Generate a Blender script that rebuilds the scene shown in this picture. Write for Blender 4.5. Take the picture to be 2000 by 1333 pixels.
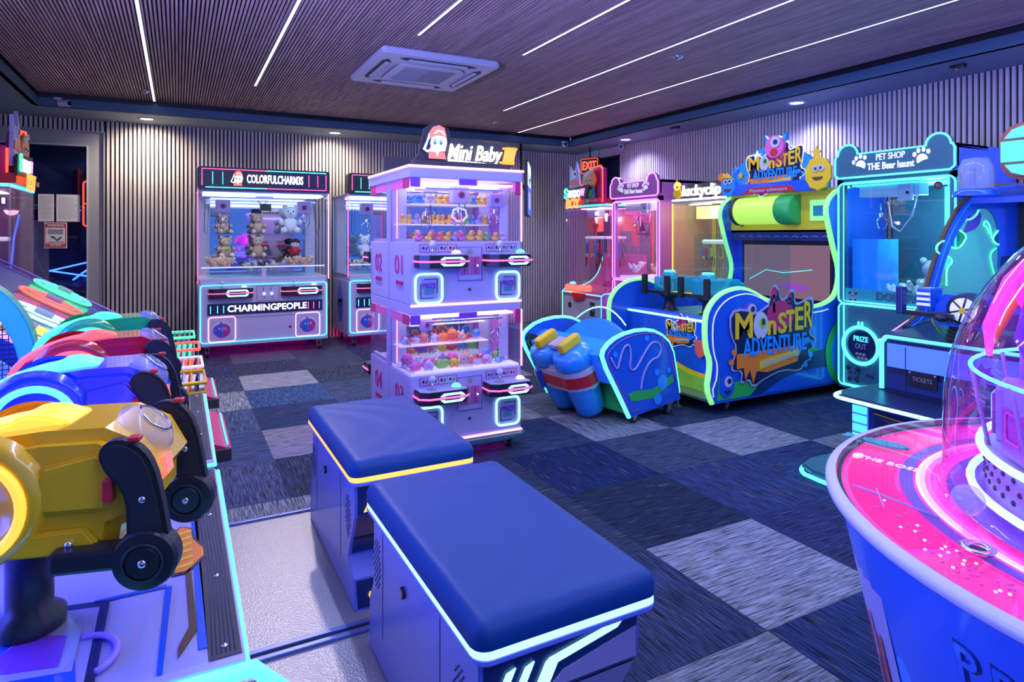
import bpy, bmesh, math, random
from mathutils import Matrix, Vector
random.seed(7)
for o in list(bpy.data.objects): bpy.data.objects.remove(o)
SC = bpy.context.scene
COL = SC.collection
R = math.radians
PI = math.pi

# ---------------- camera, world, exposure ----------------
cam = bpy.data.cameras.new('camera'); cam.lens = 22.27; cam.sensor_width = 36; cam.shift_y = -0.1032
cam.clip_start = 0.02
co = bpy.data.objects.new('camera', cam); COL.objects.link(co)
co.location = (0, 0, 1.35); co.rotation_euler = (R(90), 0, R(-27.8)); SC.camera = co
SC.view_settings.view_transform = 'Standard'; SC.view_settings.look = 'None'
SC.view_settings.exposure = 0.25; SC.view_settings.gamma = 1.0
W = bpy.data.worlds.new('world'); SC.world = W; W.use_nodes = True
W.node_tree.nodes['Background'].inputs[0].default_value = (0.10, 0.24, 0.85, 1)
W.node_tree.nodes['Background'].inputs[1].default_value = 1.0
try:
    SC.cycles.transparent_max_bounces = 24; SC.cycles.max_bounces = 8
    SC.cycles.sample_clamp_indirect = 4.0
except Exception: pass

def area(loc, rot, sx, sy, col, power):
    l = bpy.data.lights.new('area_light', 'AREA'); l.shape = 'RECTANGLE'; l.size = sx; l.size_y = sy
    l.color = col; l.energy = power
    o = bpy.data.objects.new('area_light', l); COL.objects.link(o); o.location = loc
    o.rotation_euler = tuple(R(a) for a in rot); return o
def spot(loc, col, power, ang=110, rot=(0, 0, 0), blend=.8):
    l = bpy.data.lights.new('spot_light', 'SPOT'); l.spot_size = R(ang); l.spot_blend = blend
    l.shadow_soft_size = .05; l.color = col; l.energy = power
    o = bpy.data.objects.new('spot_light', l); COL.objects.link(o); o.location = loc
    o.rotation_euler = tuple(R(a) for a in rot); return o
def point(loc, col, power, size=.05):
    l = bpy.data.lights.new('point_light', 'POINT'); l.color = col; l.energy = power; l.shadow_soft_size = size
    o = bpy.data.objects.new('point_light', l); COL.objects.link(o); o.location = loc; return o
# light of the gun game's screens (left, facing the benches) and of the ceiling's line lamps, with added fill lamps
area((-1.12, 2.1, 1.25), (0, -72, 0), .9, 1.9, (.06, .08, 1.0), 110)
area((-1.0, 2.1, 1.7), (0, -150, 0), .5, 1.9, (.36, .38, 1.0), 200)
for x in (.65, 2.43, 4.2):
    area((x, 2.6, 2.74), (0, 0, 0), .06, 6.5, (.50, .58, 1.0), 55)
area((2.4, -1.0, 2.72), (20, 0, 0), 4.0, .5, (.22, .34, 1.0), 60)  # added blue fill behind the camera, no lamp of the room
for x in (-.31, 1.77, 3.93):
    spot((x, 8.28, 2.63), (1.0, .88, .72), 85 if x < 0 else 55, 160, (14, 0, 0), 1.0)
for y in (6.92, 4.22, 1.6):
    spot((5.46, y, 2.63), (.45, .45, 1.0), 95, 150, (0, 10, 0))
spot((.9, 5.3, 2.72), (1.0, .80, .78), 160, 150)  # warm fill added to lift the back wall, no fitting here

# ---------------- materials ----------------
MATS = {}
def mat(name):
    m = bpy.data.materials.new(name); m.use_nodes = True; MATS[name] = m
    nt = m.node_tree; return m, nt, nt.nodes['Principled BSDF']
def P(name, col, rough=.45, metal=0.0, coat=0.0, spec=.5):
    if name in MATS: return MATS[name]
    m, nt, b = mat(name)
    b.inputs['Base Color'].default_value = (*col, 1); b.inputs['Roughness'].default_value = rough
    b.inputs['Metallic'].default_value = metal; b.inputs['Specular IOR Level'].default_value = spec
    if coat: b.inputs['Coat Weight'].default_value = coat; b.inputs['Coat Roughness'].default_value = .08
    return m
def EM(name, col, s, base=None):
    if name in MATS: return MATS[name]
    m, nt, b = mat(name)
    b.inputs['Base Color'].default_value = (*(base or [min(c, .8) for c in col]), 1); b.inputs['Roughness'].default_value = .4
    b.inputs['Emission Color'].default_value = (*col, 1); b.inputs['Emission Strength'].default_value = s
    return m
def GL(name, tint=(1, 1, 1), refl=1.0, rough=.02, body=0.0, bodycol=(1, 1, 1)):
    """clear acrylic: straight-through transparency plus a Fresnel gloss, optional cloudy body"""
    if name in MATS: return MATS[name]
    m = bpy.data.materials.new(name); m.use_nodes = True; MATS[name] = m
    nt = m.node_tree; nt.nodes.clear(); N = nt.nodes.new; L = nt.links.new
    out = N('ShaderNodeOutputMaterial'); tr = N('ShaderNodeBsdfTransparent'); tr.inputs[0].default_value = (*tint, 1)
    gl = N('ShaderNodeBsdfGlossy'); gl.inputs['Roughness'].default_value = rough
    fr = N('ShaderNodeFresnel'); ge = N('ShaderNodeNewGeometry'); io = N('ShaderNodeMapRange'); io.inputs[3].default_value = 1.33; io.inputs[4].default_value = 1 / 1.33; L(ge.outputs['Backfacing'], io.inputs[0]); L(io.outputs[0], fr.inputs[0])
    mu = N('ShaderNodeMath'); mu.operation = 'MULTIPLY'; mu.inputs[1].default_value = refl; L(fr.outputs[0], mu.inputs[0])
    mx = N('ShaderNodeMixShader'); L(mu.outputs[0], mx.inputs[0]); L(tr.outputs[0], mx.inputs[1]); L(gl.outputs[0], mx.inputs[2])
    last = mx
    if body:
        df = N('ShaderNodeBsdfPrincipled'); df.inputs['Base Color'].default_value = (*bodycol, 1); df.inputs['Roughness'].default_value = .2
        m2 = N('ShaderNodeMixShader'); m2.inputs[0].default_value = body; L(mx.outputs[0], m2.inputs[1]); L(df.outputs[0], m2.inputs[2]); last = m2
    L(last.outputs[0], out.inputs[0]); return m

P('white', (.52, .52, .62), .35); P('lilac', (.38, .35, .58), .38); P('black', (.012, .012, .018), .35)
P('darkblue', (.01, .03, .14), .3); P('navy', (.006, .012, .06), .35); P('grey', (.25, .25, .28), .5)
P('trimgrey', (.30, .29, .28), .5); P('rubber', (.01, .01, .012), .6); P('chrome', (.75, .75, .8), .2, 1.0)
P('steel', (.45, .46, .5), .35, .9); P('red', (.6, .02, .03), .35); P('magenta', (.50, .01, .14), .4); P('pink', (.75, .12, .38), .4)
P('orange', (.9, .22, .02), .4); P('yellow', (.85, .55, .02), .35); P('green', (.03, .45, .08), .4); P('lime', (.25, .6, .05), .4)
P('blue', (.01, .10, .62), .3, coat=.4); P('sky', (.02, .30, .85), .3, coat=.4); P('teal', (.02, .30, .34), .4); P('tealplate', (.03, .13, .17), .4)
P('purple', (.22, .05, .45), .4); P('cream', (.8, .72, .5), .5); P('brown', (.12, .05, .02), .6); P('skin', (.9, .75, .7), .5)
P('pinkplate', (.42, .10, .36), .4); P('mirror', (.50, .55, .62), .04, 1.0); P('yellowplate', (.75, .62, .03), .4)
P('fur_tan', (.62, .42, .28), .9); P('fur_white', (.8, .8, .8), .9); P('fur_dark', (.05, .03, .05), .9); P('fur_grey', (.45, .43, .42), .9)
P('coral', (.9, .13, .08), .35, coat=.5); P('vinyl', (.0, .046, .22), .48, spec=.3); P('periwinkle', (.20, .24, .85), .33, coat=.3); P('terracotta', (.35, .09, .05), .5)
P('paper', (.72, .68, .6), .7); P('ink', (.03, .03, .04), .6); P('signred', (.6, .05, .04), .5)
EM('n_cyan', (.08, .85, 1.0), 1.9); EM('n_cyan_soft', (.06, .75, .95), 1.4); EM('n_ice', (.40, .92, 1.0), 1.35)
EM('n_pink', (1.0, .08, .30), 2.2); EM('n_pinkw', (1.0, .40, .68), 1.6); EM('n_magenta', (1.0, .03, .45), 3.2); EM('n_underglow', (1.0, .02, .38), 14.0); EM('n_violet', (.6, .18, 1.0), 2.4)
EM('n_white', (1, .98, .92), 3.0); EM('n_strip', (.95, 1.0, .85), 3.5); EM('n_red', (1.0, .06, .03), 2.6); EM('n_orange', (1.0, .22, .03), 2.0)
EM('n_yellow', (1.0, .50, .08), 1.2); EM('n_green', (.06, 1.0, .30), 1.8); EM('n_mint', (.12, 1.0, .55), 1.5); EM('n_lime', (.28, .90, .22), .65)
EM('n_warm', (1, .85, .6), 6.0); EM('n_blue', (.05, .2, 1.0), 4.0); EM('n_bluew', (.30, .60, 1.0), 8.0); EM('n_coral', (1.0, .13, .09), 1.3)
EM('l_cool', (.55, .80, 1.0), 2.2); EM('l_lilac', (.85, .55, 1.0), 2.6); EM('l_white', (.85, .9, 1), 2.4); EM('l_yellow', (1, .95, .25), 1.3)
EM('scr_blue', (.05, .12, .9), 1.2); EM('scr_pink', (.60, .30, .42), .30, (.02, .02, .02)); EM('drum_lime', (.42, .75, .08), .75)
P('bodyblue', (.03, .14, .62), .35, coat=.3); P('gunyellow', (.90, .50, .01), .22, coat=.6); P('gunblue', (.01, .05, .75), .22, coat=.6); P('gunred', (.50, .01, .02), .22, coat=.6); P('gungreen', (.01, .38, .09), .22, coat=.6)
P('steelblue', (.15, .2, .5), .35, .5); P('violetpaint', (.35, .2, .7), .4); P('tealframe', (.02, .48, .30), .35, coat=.4); P('blueplay', (.01, .04, .35), .3, coat=.4)
EM('n_yellow2', (1.0, .50, .04), 1.1); EM('n_gunblue', (.10, .55, 1.0), 1.4); EM('n_gunred', (1.0, .10, .07), 1.0); EM('n_gungreen', (.08, .90, .35), .9)
EM('scr_lilac', (.45, .40, 1.0), .9); EM('glow_pink', (1.0, .03, .36), .75); EM('glow_magenta', (.9, .02, .5), 1.1); EM('glow_teal', (.10, .42, .36), .22)
GL('pinkfilm', (1, .75, .85), .5, .1, .10, (.9, .08, .45)); GL('pinkfilm2', (1, .85, .9), .5, .1, .10, (.95, .3, .55)); GL('acrylic_green', (.55, .9, .75), 1.0, .05, .25, (.05, .45, .3))
EM('face_glow', (.8, .9, 1.0), 1.1)
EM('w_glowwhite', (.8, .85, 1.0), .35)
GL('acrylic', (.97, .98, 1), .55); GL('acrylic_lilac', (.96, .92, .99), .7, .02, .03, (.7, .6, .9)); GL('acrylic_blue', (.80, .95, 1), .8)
GL('acrylic_yellow', (.99, .99, .88), .7, .02, .06, (.85, .85, .35)); GL('acrylic_pink', (.98, .90, .97), .9, .02, .04, (.8, .45, .75))  # lilac, yellow, pink: pale cloudy body stands in for glow inside tanks
GL('acrylic_teal', (.85, .97, .97), .9); GL('dome_clear', (.93, .66, .97), 1.3, .03, .05, (.75, .15, .75))  # purple haze over the dome is put into its tint and body
GL('lens_clear', (.9, .9, .95), 1.0, .12, .22, (.75, .75, .85)); GL('door_glass', (.75, .78, .9), 1.0)
GL('water_teal', (.5, .95, 1), 1.0, .1, .62, (.02, .42, .55))

# ---------------- mesh builder ----------------
class MB:
    def __init__(s, M=None):
        s.v = []; s.f = []; s.fm = []; s.fs = []; s.mats = []; s.M = M or Matrix()
    def mi(s, m):
        if m not in s.mats: s.mats.append(m)
        return s.mats.index(m)
    def raw(s, vs, fs, m, smooth=False, T=None):
        n = len(s.v); A = s.M @ T if T is not None else s.M
        s.v += [A @ Vector(p) for p in vs]; k = s.mi(m)
        for f in fs: s.f.append([i + n for i in f]); s.fm.append(k); s.fs.append(smooth)
        return s
    def _bm(s, bm, m, smooth=False, T=None):
        bm.verts.index_update()
        s.raw([v.co.copy() for v in bm.verts], [[v.index for v in f.verts] for f in bm.faces], m, smooth, T); bm.free(); return s
    def box(s, x0, x1, y0, y1, z0, z1, m, bev=0, T=None, seg=2):
        bm = bmesh.new(); bmesh.ops.create_cube(bm, size=1)
        for v in bm.verts:
            v.co = Vector(((x0 + x1) / 2 + v.co.x * (x1 - x0), (y0 + y1) / 2 + v.co.y * (y1 - y0), (z0 + z1) / 2 + v.co.z * (z1 - z0)))
        if bev: bmesh.ops.bevel(bm, geom=bm.edges[:], offset=bev, segments=seg, affect='EDGES', profile=.6)
        return s._bm(bm, m, False, T)
    def prism(s, pts, axis, a0, a1, m, bev=0, T=None):
        """pts lie in the plane across `axis`: x->(y,z), y->(x,z), z->(x,y)"""
        def e(p, a): return {'x': (a, p[0], p[1]), 'y': (p[0], a, p[1]), 'z': (p[0], p[1], a)}[axis]
        bm = bmesh.new(); A = [bm.verts.new(e(p, a0)) for p in pts]; B = [bm.verts.new(e(p, a1)) for p in pts]; n = len(pts)
        bm.faces.new(A); bm.faces.new(B[::-1])
        for i in range(n): bm.faces.new((A[i], B[i], B[(i + 1) % n], A[(i + 1) % n]))
        bmesh.ops.recalc_face_normals(bm, faces=bm.faces[:])
        if bev:
            cap = [ed for ed in bm.edges if sum(v in A for v in ed.verts) != 1]
            bmesh.ops.bevel(bm, geom=cap, offset=bev, segments=2, affect='EDGES')
        bmesh.ops.triangulate(bm, faces=[f for f in bm.faces if len(f.verts) > 4])
        return s._bm(bm, m, False, T)
    def tube(s, pts, r, m, closed=False, n=6, T=None, rs=None):
        pts = [Vector(p) for p in pts]
        q = [pts[0]]
        for p in pts[1:]:
            if (p - q[-1]).length > 1e-5: q.append(p)
        if closed and (q[0] - q[-1]).length < 1e-5: q.pop()
        pts = q; k = len(pts); vs = []; up = None
        for i, p in enumerate(pts):
            a = pts[i - 1] if (i or closed) else p; b = pts[(i + 1) % k] if (i < k - 1 or closed) else p
            d1 = (p - a); d2 = (b - p); d = (d1.normalized() if d1.length else Vector()) + (d2.normalized() if d2.length else Vector())
            if d.length < 1e-6: d = d2 if d2.length else d1
            d.normalize()
            if up is None: up = Vector((0, 0, 1)) if abs(d.z) < .9 else Vector((0, 1, 0))
            u = up - d * up.dot(d)
            if u.length < 1e-4: u = d.orthogonal()
            u.normalize(); w = d.cross(u); up = u
            rr = rs[i] if rs else r
            if d1.length and d2.length:
                cc = max(.5, math.sqrt(max(0, (1 + d1.normalized().dot(d2.normalized())) / 2)))
            else: cc = 1
            for j in range(n):
                t = 2 * PI * j / n; vs.append(p + (u * math.cos(t) + w * math.sin(t)) * rr / (cc if n < 5 else 1))
        fs = []
        for i in range(k if closed else k - 1):
            for j in range(n):
                a = i * n + j; b = i * n + (j + 1) % n; c = ((i + 1) % k) * n + (j + 1) % n; d = ((i + 1) % k) * n + j; fs.append((a, b, c, d))
        if not closed: fs += [tuple(range(n))[::-1], tuple((k - 1) * n + j for j in range(n))]
        return s.raw(vs, fs, m, True, T)
    def lathe(s, prof, c, m, axis='z', n=32, smooth=True, T=None, arc=(0, 2 * PI)):
        """prof = (radius, height) list turned about the axis through c"""
        full = abs(arc[1] - arc[0] - 2 * PI) < 1e-6; k = n if full else n + 1; vs = []; c = Vector(c)
        for (r, h) in prof:
            for j in range(k):
                t = arc[0] + (arc[1] - arc[0]) * j / n; a, b = r * math.cos(t), r * math.sin(t)
                vs.append(c + Vector({'z': (a, b, h), 'y': (a, h, b), 'x': (h, a, b)}[axis]))
        fs = []
        for i in range(len(prof) - 1):
            for j in range(n):
                j2 = (j + 1) % k; q = (i * k + j, i * k + j2, (i + 1) * k + j2, (i + 1) * k + j)
                fs.append(q if axis != 'y' else q[::-1])
        return s.raw(vs, fs, m, smooth, T)
    def cyl(s, c, r, h, m, axis='z', n=24, r2=None, T=None):
        r2 = r if r2 is None else r2
        return s.lathe([(1e-4, 0), (r, 0)], c, m, axis, n, False, T).lathe([(r, 0), (r2, h)], c, m, axis, n, True, T).lathe([(r2, h), (1e-4, h)], c, m, axis, n, False, T)
    def sph(s, c, r, m, n=16, T=None):
        r = (r, r, r) if not isinstance(r, (tuple, list)) else r
        bm = bmesh.new(); bmesh.ops.create_uvsphere(bm, u_segments=n, v_segments=max(6, n // 2), radius=1)
        for v in bm.verts: v.co = Vector((c[0] + v.co.x * r[0], c[1] + v.co.y * r[1], c[2] + v.co.z * r[2]))
        return s._bm(bm, m, True, T)
    def text(s, body, size, loc, m, T=None, depth=.004, shear=0, bold=0, width=None, align='CENTER', sp=1.0, side='front'):
        """upright lettering that faces -y (front), -x (left) or up (top)"""
        cu = bpy.data.curves.new('t', 'FONT'); cu.body = body; cu.size = size; cu.extrude = depth; cu.shear = shear; cu.offset = bold
        cu.align_x = align; cu.align_y = 'CENTER'; cu.resolution_u = 3; cu.space_character = sp
        ob = bpy.data.objects.new('t', cu); me = bpy.data.meshes.new_from_object(ob)
        vs = [v.co.copy() for v in me.vertices]; fs = [list(p.vertices) for p in me.polygons]
        bpy.data.objects.remove(ob); bpy.data.curves.remove(cu); bpy.data.meshes.remove(me)
        if width and vs:
            w = max(v.x for v in vs) - min(v.x for v in vs)
            for v in vs: v.x *= width / w
        Rm = {'front': Matrix.Rotation(R(90), 4, 'X'), 'left': Matrix.Rotation(R(-90), 4, 'Z') @ Matrix.Rotation(R(90), 4, 'X'), 'top': Matrix()}[side]
        A = Matrix.Translation(loc) @ (T if T is not None else Matrix()) @ Rm
        return s.raw(vs, fs, m, False, A)
    def build(s, name, parent=None, loc=(0, 0, 0), rz=0, rot=None):
        me = bpy.data.meshes.new(name); me.from_pydata([tuple(v) for v in s.v], [], s.f)
        for m in s.mats: me.materials.append(MATS[m])
        me.polygons.foreach_set('material_index', s.fm); me.polygons.foreach_set('use_smooth', s.fs); me.update()
        o = bpy.data.objects.new(name, me); COL.objects.link(o); o.location = loc
        o.rotation_euler = rot if rot else (0, 0, R(rz))
        if parent: o.parent = parent
        return o
def tag(o, label, cat, group=None, kind=None):
    if label: o['label'] = label
    if cat: o['category'] = cat
    if group: o['group'] = group
    if kind: o['kind'] = kind
    return o
def thing(name, label, cat, loc=(0, 0, 0), rz=0, group=None):
    o = bpy.data.objects.new(name, None); COL.objects.link(o); o.location = loc; o.rotation_euler = (0, 0, R(rz))
    return tag(o, label, cat, group)
def struct(o): o['kind'] = 'structure'; return o
def lab(o, t): o['label'] = t; return o
def rrect(cx, cz, w, h, r, y, n=5):
    out = []
    for (sx, sz, a0) in ((1, 1, 0), (-1, 1, 90), (-1, -1, 180), (1, -1, 270)):
        for k in range(n + 1):
            a = R(a0 + 90 * k / n); out.append((cx + sx * (w / 2 - r) + r * math.cos(a), y, cz + sz * (h / 2 - r) + r * math.sin(a)))
    return out
def rr2(cx, cz, w, h, r, n=5): return [(p[0], p[2]) for p in rrect(cx, cz, w, h, r, 0, n)]
def smooth(pts, it=2, closed=False):
    for _ in range(it):
        q = []; k = len(pts)
        if not closed: q.append(pts[0])
        for i in range(k if closed else k - 1):
            a = Vector(pts[i]); b = Vector(pts[(i + 1) % k]); q += [tuple(a * .75 + b * .25), tuple(a * .25 + b * .75)]
        if not closed: q.append(pts[-1])
        pts = q
    return pts
def star(cx, cz, r, k=5, r2=.45, a0=90):
    return [(cx + (r if i % 2 == 0 else r * r2) * math.cos(R(a0 + 180 * i / k)), cz + (r if i % 2 == 0 else r * r2) * math.sin(R(a0 + 180 * i / k))) for i in range(2 * k)]
def disc(cx, cz, rx, rz=None, n=20, a0=0, a1=360):
    rz = rz or rx
    k = n if a1 - a0 >= 360 else n + 1
    return [(cx + rx * math.cos(R(a0 + (a1 - a0) * i / n)), cz + rz * math.sin(R(a0 + (a1 - a0) * i / n))) for i in range(k)]
def caster(parent, x, y, r=.035):
    b = MB(); b.box(x - .03, x + .03, y - .03, y + .03, 2 * r + .02, 2 * r + .032, 'steel')
    b.box(x - .022, x - .016, y - .02, y + .02, r, 2 * r + .02, 'steel'); b.box(x + .016, x + .022, y - .02, y + .02, r, 2 * r + .02, 'steel')
    o = b.build('caster', parent)
    w = MB(); w.cyl((x - .013, y, r), r, .026, 'rubber', 'x', 16); w.cyl((x - .015, y, r), r * .5, .03, 'steel', 'x', 12); w.build('wheel', o)
    return o
ORD = ['first', 'second', 'third', 'fourth', 'fifth', 'sixth', 'seventh', 'eighth', 'ninth', 'tenth', 'eleventh', 'twelfth', 'thirteenth', 'fourteenth']

DRAGON = [(4.495, 1.017), (4.495, 1.138), (4.568, 1.167), (4.54, 1.208), (4.397, 1.23), (4.374, 1.27), (4.409, 1.3), (4.486, 1.32), (4.528, 1.276), (4.632, 1.258), (4.7, 1.298), (4.745, 1.35), (4.632, 1.391), (4.62, 1.429), (4.663, 1.46), (4.802, 1.455), (4.899, 1.519), (4.88, 1.592), (4.939, 1.619), (5.025, 1.614), (5.12, 1.545), (5.162, 1.459), (5.162, 1.393), (5.059, 1.329), (5.12, 1.285), (5.225, 1.284)]
# diamond plate
m, nt, b = mat('plate'); N = nt.nodes.new; L = nt.links.new
tc = N('ShaderNodeTexCoord'); vo = N('ShaderNodeTexVoronoi'); vo.inputs['Scale'].default_value = 150; L(tc.outputs['Object'], vo.inputs['Vector'])
bp = N('ShaderNodeBump'); bp.inputs['Strength'].default_value = .35; bp.inputs['Distance'].default_value = .003; L(vo.outputs['Distance'], bp.inputs['Height']); L(bp.outputs[0], b.inputs['Normal'])
b.inputs['Base Color'].default_value = (.38, .38, .42, 1); b.inputs['Metallic'].default_value = .6; b.inputs['Roughness'].default_value = .42

# ================= SETTING =================
YB, XR, ZS, ZC = 8.6, 5.72, 2.66, 2.79
# carpet: material reads each tile's own colour and pile direction
m, nt, b = mat('carpet'); N = nt.nodes.new; L = nt.links.new
at = N('ShaderNodeAttribute'); at.attribute_name = 'tile'; at.attribute_type = 'GEOMETRY'
ad = N('ShaderNodeAttribute'); ad.attribute_name = 'turn'; ad.attribute_type = 'GEOMETRY'
geo = N('ShaderNodeTexCoord')
def stretched(sx, sy, det):
    mp = N('ShaderNodeMapping'); mp.inputs['Scale'].default_value = (sx, sy, 1); L(geo.outputs['Object'], mp.inputs[0])
    n = N('ShaderNodeTexNoise'); n.inputs['Scale'].default_value = 1; n.inputs['Detail'].default_value = det; n.inputs['Roughness'].default_value = .7
    L(mp.outputs[0], n.inputs['Vector']); return n
na = stretched(7, 150, 3); nb = stretched(150, 7, 3)
mx = N('ShaderNodeMix'); mx.data_type = 'FLOAT'; L(ad.outputs['Fac'], mx.inputs['Factor']); L(na.outputs['Fac'], mx.inputs[2]); L(nb.outputs['Fac'], mx.inputs[3])
rp = N('ShaderNodeMapRange'); rp.inputs[1].default_value = .36; rp.inputs[2].default_value = .64; rp.inputs[3].default_value = .25; rp.inputs[4].default_value = 2.6; L(mx.outputs[0], rp.inputs[0])
vm = N('ShaderNodeVectorMath'); vm.operation = 'SCALE'; L(at.outputs['Color'], vm.inputs[0]); L(rp.outputs[0], vm.inputs['Scale'])
# sparse ochre threads
nc = stretched(5, 90, 1); nd = stretched(90, 5, 1); m3 = N('ShaderNodeMix'); m3.data_type = 'FLOAT'
L(ad.outputs['Fac'], m3.inputs['Factor']); L(nc.outputs['Fac'], m3.inputs[2]); L(nd.outputs['Fac'], m3.inputs[3])
r3 = N('ShaderNodeMapRange'); r3.inputs[1].default_value = .68; r3.inputs[2].default_value = .72; L(m3.outputs[0], r3.inputs[0])
m4 = N('ShaderNodeMix'); m4.data_type = 'RGBA'; L(r3.outputs[0], m4.inputs['Factor']); L(vm.outputs[0], m4.inputs[6]); m4.inputs[7].default_value = (.16, .12, .06, 1)
L(m4.outputs[2], b.inputs['Base Color']); b.inputs['Roughness'].default_value = .95; b.inputs['Specular IOR Level'].default_value = .15
bp = N('ShaderNodeBump'); bp.inputs['Strength'].default_value = .4; bp.inputs['Distance'].default_value = .004; L(mx.outputs[0], bp.inputs['Height']); L(bp.outputs[0], b.inputs['Normal'])

TS = .635; OX, OY = 1.78, 2.14
vs, fs, tone, turn = [], [], [], []
pal = [(.020, .030, .060), (.035, .040, .060), (.075, .080, .105), (.026, .036, .080), (.13, .135, .16), (.05, .055, .075), (.030, .035, .05)]
fix = {(0, -1): ((.17, .17, .20), 0), (0, 0): ((.016, .022, .036), 0), (0, 1): ((.010, .018, .055), 1), (1, 2): ((.16, .16, .19), 1),
       (2, 1): ((.17, .17, .20), 0), (-2, 6): ((.22, .22, .26), 0), (-2, 3): ((.15, .14, .19), 0), (1, 0): ((.030, .035, .075), 1), (1, 1): ((.045, .05, .07), 0),
       (0, 2): ((.03, .04, .07), 0), (-1, -1): ((.03, .035, .06), 1), (1, -1): ((.03, .03, .065), 0), (0, -2): ((.02, .03, .07), 1), (1, -2): ((.045, .045, .08), 0),
       (2, 0): ((.025, .035, .075), 0), (2, 2): ((.03, .04, .06), 1), (3, 1): ((.03, .04, .07), 1), (2, 3): ((.09, .1, .13), 0), (-2, 5): ((.04, .07, .13), 1), (-3, 5): ((.17, .17, .21), 1),
       (-1, 5): ((.05, .06, .09), 0), (-2, 4): ((.025, .035, .07), 0), (-1, 4): ((.05, .06, .10), 1), (-1, 3): ((.14, .13, .18), 1), (-3, 3): ((.05, .06, .1), 0), (-3, 2): ((.06, .06, .09), 1), (-2, 2): ((.03, .035, .05), 1), (-3, 6): ((.05, .055, .08), 1), (-1, 6): ((.04, .045, .06), 1), (-3, 4): ((.06, .07, .11), 1)}
for i in range(-7, 8):
    for j in range(-8, 12):
        n = len(vs); x, y = OX + i * TS, OY + j * TS; g = .0008
        vs += [(x + g, y + g, 0), (x + TS - g, y + g, 0), (x + TS - g, y + TS - g, 0), (x + g, y + TS - g, 0)]; fs.append((n, n + 1, n + 2, n + 3))
        c, t = fix.get((i, j), (random.choice(pal), random.randint(0, 1))); tone.append(c); turn.append(t)
n = len(vs); vs += [(-3, -3.2, -.004), (6.8, -3.2, -.004), (6.8, 10, -.004), (-3, 10, -.004)]; fs.append((n, n + 1, n + 2, n + 3)); tone.append((.01, .01, .02)); turn.append(0)
me = bpy.data.meshes.new('floor'); me.from_pydata(vs, [], fs); me.materials.append(MATS['carpet'])
me.attributes.new('tile', 'FLOAT_COLOR', 'FACE'); me.attributes.new('turn', 'FLOAT', 'FACE')
me.attributes['tile'].data.foreach_set('color', [c for t_ in tone for c in ((t_[0] * .55, t_[1] * .72, t_[2] * 1.0, 1) if t_[0] < .09 else (t_[0] * .75, t_[1] * .82, t_[2] * .9, 1))]); me.attributes['turn'].data.foreach_set('value', [float(t_) for t_ in turn])
fl = bpy.data.objects.new('floor', me); COL.objects.link(fl); struct(fl)

def wood(name, col, var, scale):
    m, nt, b = mat(name); N = nt.nodes.new; L = nt.links.new
    tc = N('ShaderNodeTexCoord'); mp = N('ShaderNodeMapping'); mp.inputs['Scale'].default_value = scale; L(tc.outputs['Object'], mp.inputs[0])
    n = N('ShaderNodeTexNoise'); n.inputs['Scale'].default_value = 1; n.inputs['Detail'].default_value = 4; L(mp.outputs[0], n.inputs['Vector'])
    r = N('ShaderNodeMapRange'); r.inputs[1].default_value = .3; r.inputs[2].default_value = .7; r.inputs[3].default_value = 1 - var; r.inputs[4].default_value = 1 + var; L(n.outputs[0], r.inputs[0])
    v = N('ShaderNodeVectorMath'); v.operation = 'SCALE'; v.inputs[0].default_value = col; L(r.outputs[0], v.inputs['Scale']); L(v.outputs[0], b.inputs['Base Color'])
    b.inputs['Roughness'].default_value = .55
wood('slat_wall', (.50, .44, .42), .18, (40, 40, 2)); wood('slat_ceiling', (.36, .25, .22), .3, (40, 2, 40))
P('slat_back', (.02, .018, .02), .8); P('soffit', (.16, .22, .24), .55); P('fascia', (.04, .10, .17), .55); P('plaster', (.5, .5, .48), .7)

PT, SW = .044, .026
b = MB()
x = -.742 + .02
while x < XR: b.box(x, x + SW, YB, YB + .022, 0, ZS, 'slat_wall'); x += PT
x = -2.1
while x < -.75: b.box(x, x + SW, YB, YB + .022, 2.535, ZS, 'slat_wall'); x += PT
b.box(-.742, XR + .1, YB + .022, YB + .06, 0, ZS + .1, 'slat_back'); b.box(-2.2, -.742, YB + .022, YB + .06, 2.53, ZS + .1, 'slat_back')
struct(b.build('wall_back'))
b = MB(); y = -2.9
while y < YB:
    if 7.50 < y + SW and y < 8.08: b.box(XR, XR + .022, y, y + SW, 2.54, ZS, 'slat_wall')
    else: b.box(XR, XR + .022, y, y + SW, 0, ZS, 'slat_wall')
    y += PT
b.box(XR + .022, XR + .06, -3, 7.50, 0, ZS + .1, 'slat_back'); b.box(XR + .022, XR + .06, 8.08, YB + .06, 0, ZS + .1, 'slat_back'); b.box(XR + .022, XR + .06, 7.50, 8.08, 2.54, ZS + .1, 'slat_back')
struct(b.build('wall_right'))
b = MB(); b.box(-2.3, -2.2, -3, 11, 0, 3, 'plaster'); struct(b.build('wall_left'))
# door recess in the right wall
b = MB(); b.box(XR + .022, XR + .25, 7.50, 7.53, 0, 2.54, 'black'); b.box(XR + .022, XR + .25, 8.05, 8.08, 0, 2.54, 'black'); b.box(XR + .022, XR + .25, 7.50, 8.08, 2.51, 2.54, 'black')
b.box(XR + .2, XR + .25, 7.53, 8.05, 0, 2.51, 'navy'); struct(b.build('door_2'))
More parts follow.
